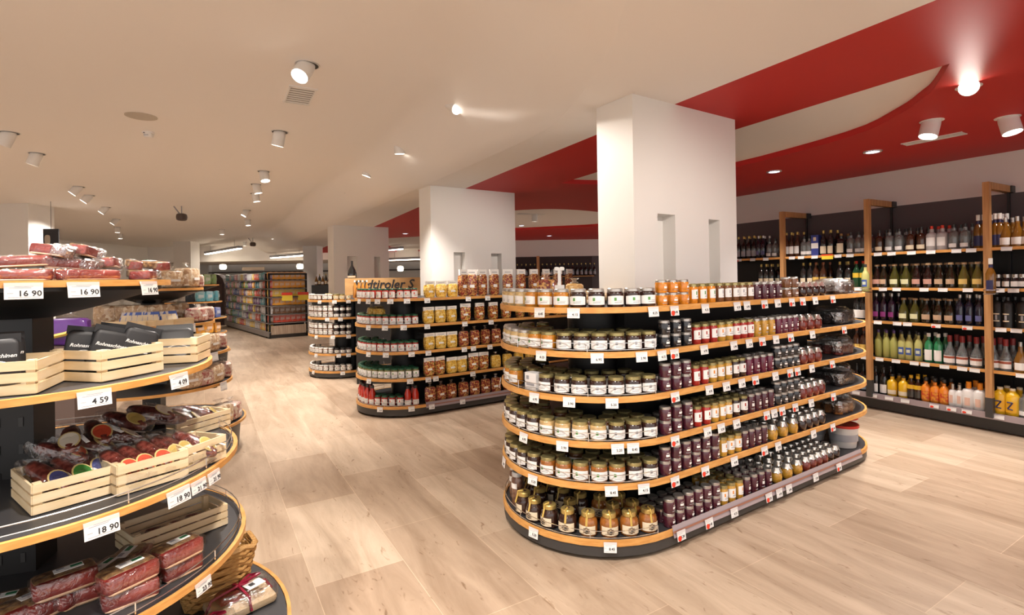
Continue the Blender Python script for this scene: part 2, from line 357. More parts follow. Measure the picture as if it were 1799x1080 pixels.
bottle('w_advo', 'egg_liqueur_bottle', [(.9, 0), (1, .006), (1, .13), (.8, .15), (.4, .165), (.4, .19)], M('bright_yellow', (.78, .46, .015), .3, coat=.6), darklid, [(.02, .06, paper2, 1.9)], 'yellow liqueur bottle with dark cap', .044, .185, .03, capr=.016)
bottle('w_bomb', 'egg_liqueur_bottle', [(.9, 0), (1, .006), (1, .13), (.8, .15), (.4, .165), (.4, .19)], M('bright_orange', (.80, .25, .02), .3, coat=.6), darklid, [(.02, .10, M('red_fruit_label', (.55, .03, .02), .5, noise=(40, (.8, .35, .03), 'n')), 2.2)], 'orange bottle with red label', .037, .2, .03, capr=.018)
bottle('w_choc', 'nut_liqueur_bottle', [(.9, 0), (1, .006), (1, .11), (.7, .15), (.4, .165), (.4, .2)], br, M('yellow_cap', (.75, .45, .02), .4), [(.02, .08, kk, 2.2), (.1, .14, M('yellow_cap', (.75, .45, .02), .4), 2.2)], 'brown bottle with yellow shoulder', .036, .2, .03, capr=.016)
bottle('w_wlabel', 'herb_bitter_bottle', TALL, kk, darklid, [(.015, .10, paper, 2)], 'dark bottle with white oval label', .035, .245, .03)
bottle('w_milk', 'coconut_liqueur_bottle', [(.92, 0), (1, .006), (1, .15), (.8, .17), (.35, .18)], M('white_gloss', (.80, .78, .76), .3, coat=.5), M('orange_cap', (.85, .28, .01), .4), [(.03, .1, M('faint_orange', (.75, .5, .4), .5), .8)], 'white bottle with orange cap', .048, .18, .06, capr=.02)
bottle('w_milks', 'coconut_liqueur_bottle', [(.92, 0), (1, .006), (1, .12), (.8, .14), (.4, .15)], M('white_gloss', (.80, .78, .76), .3, coat=.5), silverlid, [(.03, .1, M('faint_orange', (.75, .5, .4), .5), .8)], 'small white bottle with silver cap', .032, .15, .05, capr=.013)
bottle('w_z', 'juice_liqueur_bottle', [(.9, 0), (1, .006), (1, .16), (.85, .18), (.42, .2), (.42, .21)], M('bright_yellow', (.78, .46, .015), .3, coat=.6), paper2, [(.03, .12, M('bright_yellow2', (.8, .42, .02), .4), 1.6)], 'yellow bottle with dark zigzag emblem', .052, .2, .03, capr=.02)
zz = MB()
for (x0, z0, x1, z1) in ((-.018, .115, .02, .115), (.02, .115, -.014, .06), (-.014, .06, .02, .055)):
    zz.tube([(x0, -.054, z0), (x1, -.054, z1)], .005, M('navy_print', (.03, .03, .12), .5), 4)
KIND['w_z'][3].append(('emblem', zz.mesh('emblem'), 'dark zigzag emblem'))
bottle('w_land', 'wine_bottle', WINE, kk, kk, [(.02, .11, M('sky_label', (.30, .38, .48), .5), 2.2)], 'dark bottle with pale blue label', .040, .255, .03)
bottle('g2_white', 'vinegar_bottle', TALL, gl('amber2', (.5, .2, .03)), whitelid, [], 'amber bottle with white cap', .026, .24, .03)
bottle('g2_red', 'tomato_bottle', [(.95, 0), (1, .005), (1, .12), (.55, .16), (.5, .175)], gl('tomato', (.5, .03, .015)), darklid, [(.012, .06, paper, 2.6)], 'red tomato sauce bottle', .034, .17, .03, capr=.018)
reg('w_box', 'bottle_box', 'box', MB().box((0, 0, .115), (.075, .075, .23), M('blue_box', (.04, .06, .30), .5)), [('printed_panel', MB().box((0, -.0385, .11), (.073, .001, .06), paper).box((0, -.0385, .185), (.03, .001, .04), paper2), None)], 'blue carton with white band')

# ------------------------------------------------------------------ room
fl = bpy.data.materials.new('stone_plank_floor'); fl.use_nodes = True; nt = fl.node_tree; bs = nt.nodes['Principled BSDF']
N = nt.nodes.new; L_ = nt.links.new
tc = N('ShaderNodeTexCoord'); mp = N('ShaderNodeMapping'); mp.inputs['Rotation'].default_value = (0, 0, rad(-121)); L_(tc.outputs['Object'], mp.inputs[0])
bk = N('ShaderNodeTexBrick'); bk.inputs['Scale'].default_value = 1; bk.inputs['Brick Width'].default_value = .95; bk.inputs['Row Height'].default_value = .42
bk.inputs['Mortar Size'].default_value = .0018; bk.inputs['Mortar Smooth'].default_value = .4; bk.offset = .37; bk.inputs['Bias'].default_value = -.1
bk.inputs['Color1'].default_value = (.50, .40, .305, 1); bk.inputs['Color2'].default_value = (.36, .265, .19, 1); bk.inputs['Mortar'].default_value = (.60, .48, .36, 1)
L_(mp.outputs[0], bk.inputs[0])
m2 = N('ShaderNodeMapping'); m2.inputs['Scale'].default_value = (.8, 5, 1); L_(mp.outputs[0], m2.inputs[0])
n1 = N('ShaderNodeTexNoise'); n1.inputs['Scale'].default_value = 1.6; n1.inputs['Detail'].default_value = 8; n1.inputs['Roughness'].default_value = .65; n1.inputs['Distortion'].default_value = .6; L_(m2.outputs[0], n1.inputs[0])
r1 = N('ShaderNodeValToRGB'); r1.color_ramp.elements[0].position = .3; r1.color_ramp.elements[0].color = (.74, .68, .62, 1); r1.color_ramp.elements[1].position = .68; r1.color_ramp.elements[1].color = (1.16, 1.14, 1.12, 1); L_(n1.outputs[0], r1.inputs[0])
mx = N('ShaderNodeMix'); mx.data_type = 'RGBA'; mx.blend_type = 'MULTIPLY'; mx.inputs[0].default_value = 1; L_(bk.outputs[0], mx.inputs[6]); L_(r1.outputs[0], mx.inputs[7])
m3 = N('ShaderNodeMapping'); m3.inputs['Scale'].default_value = (3, 9, 1); L_(mp.outputs[0], m3.inputs[0])
n2 = N('ShaderNodeTexNoise'); n2.inputs['Scale'].default_value = 3; n2.inputs['Detail'].default_value = 6; n2.inputs['Distortion'].default_value = 1.4; L_(m3.outputs[0], n2.inputs[0])
r2 = N('ShaderNodeValToRGB'); r2.color_ramp.elements[0].position = .26; r2.color_ramp.elements[0].color = (.45, .35, .26, 1); r2.color_ramp.elements[1].position = .36; r2.color_ramp.elements[1].color = (1, 1, 1, 1); L_(n2.outputs[0], r2.inputs[0])
mx2 = N('ShaderNodeMix'); mx2.data_type = 'RGBA'; mx2.blend_type = 'MULTIPLY'; mx2.inputs[0].default_value = .8; L_(mx.outputs[2], mx2.inputs[6]); L_(r2.outputs[0], mx2.inputs[7])
L_(mx2.outputs[2], bs.inputs['Base Color']); bs.inputs['Roughness'].default_value = .36; bs.inputs['Specular IOR Level'].default_value = .4
bp = N('ShaderNodeBump'); bp.inputs['Strength'].default_value = .12; bp.inputs['Distance'].default_value = .01; L_(n1.outputs[0], bp.inputs['Height']); L_(bp.outputs[0], bs.inputs['Normal'])
struct('floor', MB().prism([(-16, -3), (7, -3), (7, 30), (-16, 30)], -.1, 0, fl))

ZC, ZS = 2.80, 2.48       # main ceiling, lowered soffit
edge_px = [(560, 408), (640, 372), (720, 337), (820, 293), (900, 257), (960, 226), (1005, 185), (1045, 130), (1080, 70), (1100, 0)]
edge = [P(x, y, ZS) for x, y in edge_px]
beam_px = [(560, 438), (632, 409), (735, 364), (820, 330), (899, 297), (1047, 237), (1183, 184), (1400, 98), (1645, 0)]
beam = [P(x, y, ZS) for x, y in beam_px]
d_ = (beam[1]-beam[-1]).normalized(); beam = [beam[1]+d_*12]+beam[1:]+[beam[-1]-d_*2.5]
e0 = (edge[0]-edge[3]).normalized(); edge = [edge[0]+e0*11]+edge+[edge[-1]+Vector((.0, -1.2, 0)), edge[-1]+Vector((-.1, -3.5, 0))]
def dense(pts, n=6):
    o = []
    for i in range(len(pts)-1):
        p0, p1, p2, p3 = pts[max(i-1, 0)], pts[i], pts[i+1], pts[min(i+2, len(pts)-1)]
        for k in range(n):
            t = k/n; o.append(.5*((2*p1)+(p2-p0)*t+(2*p0-5*p1+4*p2-p3)*t*t+(3*p1-p0-3*p2+p3)*t**3))
    return o+[pts[-1]]
edge = dense(edge, 4)
# main ceiling: sweep each edge point left, with a soft slope from the soffit height up to the main height
mb = MB(); NS = 9; W_ = .75; rows = []
for i, p in enumerate(edge):
    a = edge[max(i-1, 0)]; b = edge[min(i+1, len(edge)-1)]; d = (b-a).normalized(); n = Vector((d.y, -d.x, 0))
    if n.x > 0: n = -n
    n = (n+Vector((-.6, 0, 0))).normalized()
    r_ = []
    for k in range(NS+1):
        t = k/NS; s_ = t*t*(3-2*t); r_.append(Vector((p.x, p.y, 0))+n*W_*t+Vector((0, 0, ZS+(ZC-ZS)*s_)))
    rows.append(r_+[Vector((-16, r_[-1].y+.01*i, ZC))])
vs = [v for r_ in rows for v in r_]; K = NS+2
mb.add(vs, [(i*K+k, (i+1)*K+k, (i+1)*K+k+1, i*K+k+1) for i in range(len(rows)-1) for k in range(K-1)], ceil_m)
struct('ceiling', mb, smooth=60)
# soffit strip between the two curved lines
sp = [(p.x, p.y) for p in edge]+[(p.x, p.y) for p in reversed(beam)]
struct('ceiling_soffit', MB().prism(sp, ZS, ZS+.06, ceil_m))
# wall on the right, parallel to the beam
WA = P(1297, 345, ZS); WB = P(1799, 262, ZS); wd = (WB-WA); wd.z = 0; wd.normalize(); WN = Vector((wd.y, -wd.x, 0))   # towards the room
if WN.x > 0: WN = -WN
# red lowered ceiling with two openings (recesses)
lens_near = [P(1668, 112, ZS), P(1293, 229, ZS), P(1050, 303, ZS), P(985, 322, ZS)]
far_px = [(1668, 112), (1640, 140), (1620, 158.5), (1576, 189.6), (1487, 231), (1295, 284), (1180, 303), (1080, 316)]
ZR = 2.53
lens_far = [P(x, y, ZR) for x, y in far_px]
hole1 = [Vector((p.x, p.y, 0)) for p in (lens_near[0], *[lens_near[0].lerp(lens_near[3], t) for t in (.15, .3, .45, .6, .75, .9)], lens_near[3])]
far1 = dense([Vector((p.x, p.y, 0)) for p in ([lens_near[3]]+list(reversed(lens_far))[:-1]+[lens_near[0]])], 4)
hole1 = hole1[:-1]+far1[:-1]
hole2 = dense([Vector((P(x, y, ZS).x, P(x, y, ZS).y, 0)) for x, y in ((840, 385), (870, 375), (905, 369.5), (975, 367), (1050, 372), (1090, 380), (1100, 389), (1050, 397), (975, 401), (905, 404), (850, 402), (832, 393), (840, 385))], 4)[:-1]
h3 = [P(x, y, ZS) for x, y in ((655, 419.5), (700, 417.5), (765, 413.5))]; hole3 = h3+[Vector((h3[2].x*1.5, h3[2].y*1.45, 0)), Vector((h3[0].x*1.28, h3[0].y*1.6, 0))]
def holed(outer, holes, z, mat, name):
    import bmesh
    bm = bmesh.new(); es = []
    for lp in [outer]+holes:
        vv = [bm.verts.new((x, y, z)) for x, y in lp]; es += [bm.edges.new((vv[i], vv[(i+1) % len(vv)])) for i in range(len(vv))]
    bmesh.ops.triangle_fill(bm, use_beauty=True, use_dissolve=False, edges=es)
    me = bpy.data.meshes.new(name); bm.to_mesh(me); bm.free(); me.materials.append(mat)
    o = link(name, me); o['kind'] = 'structure'; return o
far_w = WA-wd*14; near_w = WA+wd*7
far_w = WA-wd*1.7; outer = [(p.x, p.y) for p in beam]+[(near_w.x, near_w.y), (far_w.x, far_w.y), (5.6, far_w.y), (5.6, 15.2), (-.9, 15.2), (-1.6, 24)]
holed(outer, [[(p.x, p.y) for p in hole1], [(p.x, p.y) for p in hole2], [(p.x, p.y) for p in hole3]], ZS, red_m, 'ceiling_red')
struct('trim_1', MB().band([(p.x, p.y) for p in hole1], ZS, ZR, .002, redside_m, True))
struct('trim_2', MB().band([(p.x, p.y) for p in hole2], ZS, ZR, .002, redside_m, True))
struct('trim_4', MB().band([(p.x, p.y) for p in hole3], ZS, ZR, .002, redside_m, True))
struct('ceiling_recess', MB().prism(outer, ZR, ZR+.05, ceil_m))
# right wall: anthracite below, white above
def along(A, B, z0, z1, th, mat, n):
    q = [(A.x, A.y), (B.x, B.y), (B.x-n.x*th, B.y-n.y*th), (A.x-n.x*th, A.y-n.y*th)]
    return MB().prism(q, z0, z1, mat)
W0 = WA-wd*1.7; W1 = WA+wd*8
struct('wall_right', along(W0, W1, 0, 2.10, .2, dark_wall, WN))
struct('wall_right_upper', along(W0, W1, 2.10, 2.62, .2, white_wall, WN))
# far walls
WE = [(5.5, W0.y+.0), (5.5, 15.4), (-.95, 15.4), (-1.6, 24)]
struct('wall_partition', MB().box((2.4, 15.0, 1.0), (6.6, .2, 2.0), dark_wall))
struct('wall_partition_upper', MB().box((2.4, 15.0, 2.31), (6.6, .2, .62), white_wall))
struct('wall_back', MB().prism([(-16, 24), (1, 24), (1, 24.2), (-16, 24.2)], 0, 2.9, white_wall))
struct('wall_left', MB().prism([(-14.2, -3), (-14, -3), (-14, 24), (-14.2, 24)], 0, 2.9, white_wall))
zb = PD(300, 461, 20).z
struct('ceiling_bulkhead', MB().box((-6.5, 21.8, (zb+2.8)/2), (19, 4.0, 2.8-zb), ceil_m))
zb2 = PD(300, 480, 23.5).z
struct('trim_3', MB().box((-6.5, 23.85, zb2), (15, .2, .06), dark_wall))

# ------------------------------------------------------------------ columns between the islands
AU = rad(33); UU = Vector((math.cos(AU), math.sin(AU), 0)); VV = Vector((-math.sin(AU), math.cos(AU), 0))
def column(name, pxl, pxc, pxr, Yc, ref, niches, thick=None, ztop=ZS):
    """pxl/pxc/pxr: left edge, corner, right edge on the picture line ref"""
    c = PD(pxc, ref, Yc); c.z = 0
    wlen = hit(pxr, ref, c, UU); t = thick or hit(pxl, ref, c, VV)
    def q(a, b): v = c+UU*a+VV*b; return (v.x, v.y)
    mb = MB(); dp = .10; segs = []; x = 0
    for (n0, n1, ny) in niches:
        a = hit(n0, ny, c, UU); b = hit(n1, ny, c, UU); z = PD(n0, ny, (c+UU*a).y).z; segs.append((a, b, z))
    mb.prism([q(0, dp), q(wlen, dp), q(wlen, t), q(0, t)], 0, ztop, white_wall)
    for a, b, z in segs:
        mb.prism([q(x, 0), q(a, 0), q(a, dp), q(x, dp)], 0, ztop, white_wall)
        mb.prism([q(a, 0), q(b, 0), q(b, dp), q(a, dp)], z, ztop, white_wall); x = b
    mb.prism([q(x, 0), q(wlen, 0), q(wlen, dp), q(x, dp)], 0, ztop, white_wall)
    o = struct(name, mb, smooth=0); return c, wlen
col1, w1 = column('wall_column_near', 1050, 1113, 1293, 3.05, 330, [(1155, 1186, 375), (1245, 1264, 385)])
col2, w2 = column('wall_column_middle', 737, 757, 905, 5.93, 400, [(797, 817, 443), (863, 881, 445)])
col3, w3 = column('wall_column_far', 576, 586, 683, 10.0, 440, [(610, 628, 450), (657, 668, 451)])
struct('wall_pillar_left', MB().box((*(PD(36, 400, 9)[:2]), 1.4), (.74, .5, 2.8), white_wall))
struct('wall_pillar_back', MB().box((*(PD(328, 450, 17.5)[:2]), 1.4), (.58, .5, 2.8), white_wall))
struct('wall_pillar_far', MB().box((*(PD(550, 450, 16)[:2]), 1.4), (.42, .5, 2.8), white_wall))

# ------------------------------------------------------------------ ceiling fittings
lampw = M('lamp_white', (.82, .80, .77), .4); lens_e = M('lamp_lens', (1, .93, .82), .3, emit=8); lens_b = M('lamp_lens_bright', (1, .9, .72), .3, emit=14); hole_m = M('recess_black', (.02, .018, .016), .6)
def spotlight(px, py, z, aim, label, r=.055, ln=.13, power=1.0, size=95, lens=None, ring=hole_m, rw=1.25):
    p = P(px, py, z); d = Vector(aim).normalized()
    o = link('ceiling_spotlight', None, None, p); tag(o, label, 'ceiling lamp', 'ceiling spotlights')
    q = d.to_track_quat('Z', 'Y').to_matrix().to_4x4()
    mr = MB().lathe([(r*rw, -.004), (r*rw, 0), (r*.3, 0), (r*.3, -.002)], ring, 20); link('mounting_ring', mr.mesh('mounting_ring'), o)
    if ring is hole_m: link('ring_trim', MB().lathe([(r*rw*1.12, -.003), (r*rw*1.12, 0), (r*rw, 0), (r*rw, -.005), (r*rw*1.1, -.005)], lampw, 20, cap=False).mesh('ring_trim'), o)
    bd = MB().lathe([(r*.8, -.02), (r*.97, .01), (r, .03), (r, ln), (r*.94, ln+.002), (r*.9, ln-.008)], lampw, 20, mtx=q); link('lamp_body', bd.mesh('lamp_body'), o)
    le = MB().lathe([(r*.86, ln-.012), (r*.86, ln-.006), (r*.4, ln-.006)], lens or lens_e, 16, mtx=q); link('lamp_lens', le.mesh('lamp_lens'), o)['label'] = 'glowing lens'
    ld = bpy.data.lights.new('spot', 'SPOT'); ld.energy = SPOT_W*power; ld.color = WARM; ld.spot_size = rad(size); ld.spot_blend = .7; ld.shadow_soft_size = .05
    lo = bpy.data.objects.new('spot', ld); COL.objects.link(lo); lo.parent = o; lo.location = d*(ln+.02); lo.rotation_euler = d.to_track_quat('-Z', 'Y').to_euler()
    return o
LAMPS = [(540, 114, (-.2, -.75, -1), 'large white spotlight beside the square ceiling grille', 1.5), (788, 177, (1.2, -1.0, -1.25), 'white spotlight tilted towards the near island', 2.6, 56),
 (491.7, 231.6, (-.25, .1, -1), 'white spotlight with lens hidden, beyond the square grille', 1.2), (701, 247, (.02, .15, -1), 'upright white spotlight pointing straight down before the beam', 1.2),
 (649.5, 291.6, (-.35, .0, -1), 'white spotlight tilted away from the beam', 1), (463, 301, (.25, -.15, -1), 'white spotlight with bright lens, first of a trio', 1), (449.6, 323.7, (.2, .1, -1), 'middle white spotlight of the trio', .8),
 (448, 339.6, (.15, .1, -1), 'lowest white spotlight of the trio', .8), (609, 323.7, (.15, .05, -1), 'white spotlight third along the beam', .9), (589.6, 340, (-.15, 0, -1), 'white spotlight fourth along the beam', .8),
 (434, 369, (-.45, -.3, -1), 'small far spotlight with tilted bright lens', .8), (544, 375.5, (.1, .1, -1), 'small far spotlight above the third column', .8), (435, 386, (.1, 0, -1), 'tiny far spotlight under the tilted one', .6),
 (17, 233, (-.45, -.1, -1), 'white spotlight cut by the photo edge at far left', 1.4), (65, 269.6, (-.35, -.1, -1), 'white spotlight with dim lens near the left edge', 1.2),
 (138.7, 328, (-.6, -.45, -1), 'nearest of the four bright spotlights at left', 1), (157.5, 343, (-.6, -.45, -1), 'second nearest of the four bright spotlights at left', .8), (186.6, 364, (-.6, -.45, -1), 'third nearest of the four bright spotlights at left', .8),
 (205, 385, (-.6, -.45, -1), 'farthest of the four bright spotlights at left', .8), (206, 399, (0, 0, -1), 'faint far spotlight behind the four bright ones', .5), (211, 411, (0, 0, -1), 'faintest far spotlight at left', .5)]
for x, y, a, lb, pw, *sz in LAMPS: spotlight(x, y, ZC, a, lb, power=pw*(.62 if P(x, y, ZC).y < 4.5 else .7 if P(x, y, ZC).y < 8 else 1.3), size=sz[0] if sz else 88)
for n_, (x, y) in enumerate(((390, 403), (430, 425), (480, 412), (553, 389))): spotlight(x, y, ZC, (0, 0, -1), ['faint', 'dim', 'small', 'tiny'][n_]+' distant spotlight '+['above the snack shelves', 'beside the hanging dark fitting', 'between the tube lights', 'next to the far column'][n_], power=.6)
# unseen part of the shop behind the camera has the same fittings
for (x, y) in ((-1.6, 1.2), (-.2, 1.0), (-3.2, 1.6), (-.6, -.8), (-2.6, -.8)):
    ld = bpy.data.lights.new('spot', 'SPOT'); ld.energy = SPOT_W*1.0; ld.color = WARM; ld.spot_size = rad(100); ld.spot_blend = .7; ld.shadow_soft_size = .06
    lo = bpy.data.objects.new('spot', ld); COL.objects.link(lo); lo.location = (x, y, 2.72); lo.rotation_euler = (rad(8), 0, 0)
for (x, y) in ((2.6, 1.3), (3.6, 2.6), (1.4, .6), (4.3, 3.8)):
    ld = bpy.data.lights.new('spot', 'SPOT'); ld.energy = SPOT_W*.12; ld.color = WARM; ld.spot_size = rad(100); ld.spot_blend = .7; ld.shadow_soft_size = .06
    lo = bpy.data.objects.new('spot', ld); COL.objects.link(lo); lo.location = (x, y, 2.44); lo.rotation_euler = (rad(8), 0, 0)
ld = bpy.data.lights.new('spot', 'SPOT'); ld.energy = SPOT_W*.5; ld.color = WARM; ld.spot_size = rad(62); ld.spot_blend = .8; ld.shadow_soft_size = .05  # extra spot out of view, added to brighten the near column's right face
lo = bpy.data.objects.new('spot', ld); COL.objects.link(lo); lo.location = (1.5, .9, 2.42); lo.rotation_euler = Vector((-.45, 2.4, -1.35)).to_track_quat('-Z', 'Y').to_euler()
column_fill_p = (.9, 4.6, ZS)  # no fitting here: unseen spot added behind the near column to light the middle one
ld = bpy.data.lights.new('spot', 'SPOT'); ld.energy = SPOT_W*.28; ld.color = WARM; ld.spot_size = rad(75); ld.spot_blend = .8; ld.shadow_soft_size = .05
lo = bpy.data.objects.new('spot', ld); COL.objects.link(lo); lo.location = (.95, 4.5, 2.42); lo.rotation_euler = Vector((-1.4, 1.5, -1.1)).to_track_quat('-Z', 'Y').to_euler()
spotlight(1637, 212, ZS, (-.30, -.05, -1), 'white spotlight above the long slot vent', r=.058, ln=.12, power=.8, ring=lampw)
spotlight(1770, 206, ZS, (.05, -.25, -1), 'white spotlight on red ceiling near the right edge', r=.058, ln=.12, power=.4, ring=lampw)
p_ = P(1702, 148, ZS); spotlight(1702, 152, ZS, (-p_.x, -p_.y, -1.3), 'glaring spotlight facing the viewer on the red ceiling', r=.05, ln=.07, power=.35, ring=lampw, lens=lens_b, size=50)
spotlight(939, 376, ZR, (0, .1, -1), 'small white spotlight in the round ceiling recess', power=.8, ring=lampw)
def downlight(px, py, z, label):
    o = link('downlight', MB().lathe([(.075, -.006), (.075, 0), (.055, 0), (.052, -.008), (.07, -.008)], lampw, 20, cap=False).mesh('downlight'), None, P(px, py, z)); tag(o, label, 'ceiling lamp', 'recessed downlights')
    link('glass_disc', MB().lathe([(.054, -.003), (.054, -.001), (.01, -.001)], M('downlight_glow', (.75, .8, 1), .3, emit=1.6), 16).mesh('glass_disc'), o)
    ld = bpy.data.lights.new('spot', 'SPOT'); ld.energy = SPOT_W*.45; ld.color = WARM; ld.spot_size = rad(95); ld.spot_blend = .6; ld.shadow_soft_size = .05; lo = bpy.data.objects.new('spot', ld); COL.objects.link(lo); lo.parent = o; lo.location = (0, 0, -.02)
downlight(1533, 266, ZS, 'round recessed downlight beside the slot vent'); downlight(1360, 301, ZS, 'round recessed downlight above the wooden post')
downlight(712, 410, ZS, 'round recessed downlight between far and middle columns')
downlight(916, 396, ZR, 'recessed downlight at the left of the round recess'); downlight(968, 399, ZR, 'recessed downlight at the middle of the round recess')
downlight(965, 399+15, ZS, 'recessed downlight on the far red ceiling')
# slot vent, grille, speaker disc, smoke detector
def vent(name, c, dx, dy, nx, mat_f, label, nsl, z):
    o = link(name, None, None, c); tag(o, label, 'vent'); a = math.atan2(nx.y, nx.x)
    f = MB()
    for s_ in (-1, 1): f.box((0, s_*dy/2, -.004), (dx+.02, .012, .008), mat_f); f.box((s_*dx/2, 0, -.004), (.012, dy, .008), mat_f)
    link('vent_frame', f.mesh('vent_frame', smooth=0), o, (0, 0, 0), a)
    link('vent_back', MB().box((0, 0, -.001), (dx, dy, .002), M('vent_dark', (.18, .14, .11), .6)).mesh('vent_back'), o, (0, 0, 0), a)
    s = MB()
    for k in range(nsl): s.box((0, -dy/2+dy*(k+.5)/nsl, -.004), (dx, dy/nsl*.45, .004), mat_f)
    link('vent_slat', s.mesh('vent_slat', smooth=0), o, (0, 0, 0), a)
a_, b_ = P(1590, 253, ZS), P(1692, 233, ZS)
vent('slot_vent', (a_+b_)/2, (b_-a_).length, .10, b_-a_, lampw, 'long narrow white slot vent on the red ceiling', 3, ZS)
a_, b_ = P(499, 181, ZC), P(541, 187, ZC); c_ = P(513, 148, ZC); c2_ = P(555, 151, ZC)
vent('air_grille', (a_+b_+c_+c2_)/4, (b_-a_).length, (c_-a_).length*.85, b_-a_, lampw, 'square slatted air grille next to the large spotlight', 8, ZC)
a_, b_ = P(910, 375, ZR), P(955, 376, ZR)
vent('slot_vent', (a_+b_)/2, (b_-a_).length, .12, b_-a_, lampw, 'slot vent in the round ceiling recess', 3, ZR)
o = link('ceiling_speaker', MB().lathe([(.115, -.004), (.115, 0), (.05, 0)], M('speaker_grey', (.52, .47, .40), .7), 24).mesh('ceiling_speaker'), None, P(248, 204, ZC)); tag(o, 'flat grey round speaker disc flush in the ceiling', 'speaker')
o = link('smoke_detector', MB().lathe([(.05, 0), (.05, -.015), (.04, -.02), (.035, -.05), (.02, -.055)], lampw, 20).mesh('smoke_detector'), None, P(261, 232, ZC)); tag(o, 'white smoke detector beside the round speaker disc', 'smoke detector')
link('sensor_eye', MB().lathe([(.008, -.02), (.008, -.012)], ink, 8, c=(-.01, -.042, 0)).mesh('sensor_eye'), o)
link('sensor_slot', MB().box((0, -.036, -.035), (.04, .006, .005), greyink).mesh('sensor_slot'), o)
for (x, y, lb) in ((317, 362, 'dark hanging ceiling fitting above the big far pillar'), (443, 418, 'dark hanging fitting between the tube lights')):
    p = P(x, y, ZC); o = link('hanging_camera', MB().blob((.02, 0, -.20), (.16, .16, .14), M('camera_brown', (.08, .05, .04), .4)).mesh('hanging_camera'), None, p); tag(o, lb, 'camera')
    link('bracket', MB().tube([(-.12, 0, 0), (0, 0, -.16)], .012, greyink).tube([(.02, 0, 0), (.02, 0, -.16)], .01, greyink).mesh('bracket'), o)
px_ok = lambda x: x < 640
tube_e = M('tube_glow', (1, .88, .72), .3, emit=7)
for k, (x0, y0, x1, y1, lb) in enumerate(((362, 456, 422, 425, 'tube light nearest the far pillar'), (477, 459, 535, 442, 'tube light between snack shelves and far pillar'), (558, 438, 576, 434, 'short piece of tube light left of the far column'),
    (683.5, 441, 706, 436, 'short tube light right of the far column'), (684.7, 461, 745, 451, 'long tube light right of the far column'))):
    a, b = PD(x0, y0, (19.5, 19.4, 18.5, 17.2, 18.9)[k]), PD(x1, y1, (16.5, 17.8, 18.3, 16.6, 18.2)[k]); m_ = (a+b)/2; o = link('tube_light', None, None, m_); tag(o, lb, 'tube light', 'ceiling tube lights')
    d = b-a; an = math.atan2(d.y, d.x); ln = d.length; o.rotation_euler = (0, 0, 0)
    link('housing', MB().box((0, 0, .05), (ln, .14, .08), greyink).mesh('housing', smooth=0), o, (0, 0, 0), an)
    zt_ = (ZC if a.x < -3.3 and px_ok(x0) else ZS)-m_.z
    for q in (-.35, .35): link('suspension_rod', MB().tube([(0, 0, .09), (0, 0, max(zt_, .1))], .006, greyink, 4).mesh('suspension_rod'), o, (q*ln*math.cos(an), q*ln*math.sin(an), 0))
    link('glowing_tube', MB().box((0, 0, 0), (ln*.98, .11, .03), tube_e).mesh('glowing_tube', smooth=0), o, (0, 0, 0), an)
for k, (x, y) in enumerate(((393, 468), (528, 467), (704, 471))):
    o = link('wall_spotlight', MB().lathe([(.06, 0), (.09, -.12), (.05, -.12)], lampw, 12).mesh('wall_spotlight'), None, PD(x, y-2, 19.3)); tag(o, 'small glowing spotlight on the far bulkhead, '+['above the snack shelves', 'beside the far pillar', 'right of the far column'][k], 'wall lamp', 'far bulkhead spotlights')
    link('lamp_lens', MB().blob((0, -.05, -.06), (.22, .2, .2), M('warm_glow', (1, .85, .65), .4, emit=5)).mesh('lamp_lens'), o)
o = link('wall_vent', MB().box((0, 0, 0), (.85, .02, .12), M('vent_tan', (.36, .27, .2), .7)).mesh('wall_vent'), None, PD(445, 472, 19.7)); tag(o, 'narrow tan vent on the far bulkhead', 'vent')

# ------------------------------------------------------------------ price tags
tagb = MB().box((0, -.001, 0), (.062, .0014, .046), paper); tagb.box((0, -.0005, .020), (.064, .003, .012), M('tag_clip', (.7, .66, .66), .3))
reg('tag', 'price_tag', 'price tag', tagb, [])
tagr = MB().box((0, -.001, 0), (.062, .0014, .046), paper); tagr.box((0, -.0005, .020), (.064, .003, .012), MATS['tag_clip'])
for k in range(1): tagr.lathe([(.013, -.0006), (.013, .0006)], redink, 14, mtx=Matrix.Translation((-.015, -.0023, -.010)) @ Matrix.Rotation(PI/2, 4, 'X'))
reg('tagr', 'price_tag', 'price tag', tagr, [])
PR = ['8.45', '4.15', '8.25', '6.95', '3.90', '5.20']
def price_tag(loc, out, label, group, s=None, red=False, sc=1, tilt=-.12, txt=None):
    """out: direction the tag faces"""
    rz = math.atan2(out.y, out.x)+PI/2
    o = put('tagr' if red else 'tag', Vector(loc)+Vector(out)*.006, rz, label, group, scale=sc)
    o.rotation_euler = (tilt, random.uniform(-.03, .03), rz)
    if s:
        t = link('printed_price', text_mesh(s, .017, ink), o, (.008, -.0022, -.006)); 
    l = link('printed_line', LINES, o)
    return o
lm = MB()
for z, x, w_ in ((.010, -.008, .034), (-.002, -.024, .010), (-.017, .0, .05)): lm.box((x, -.0021, z), (w_, .0004, .0012), greyink)
LINES = lm.mesh('printed_line')

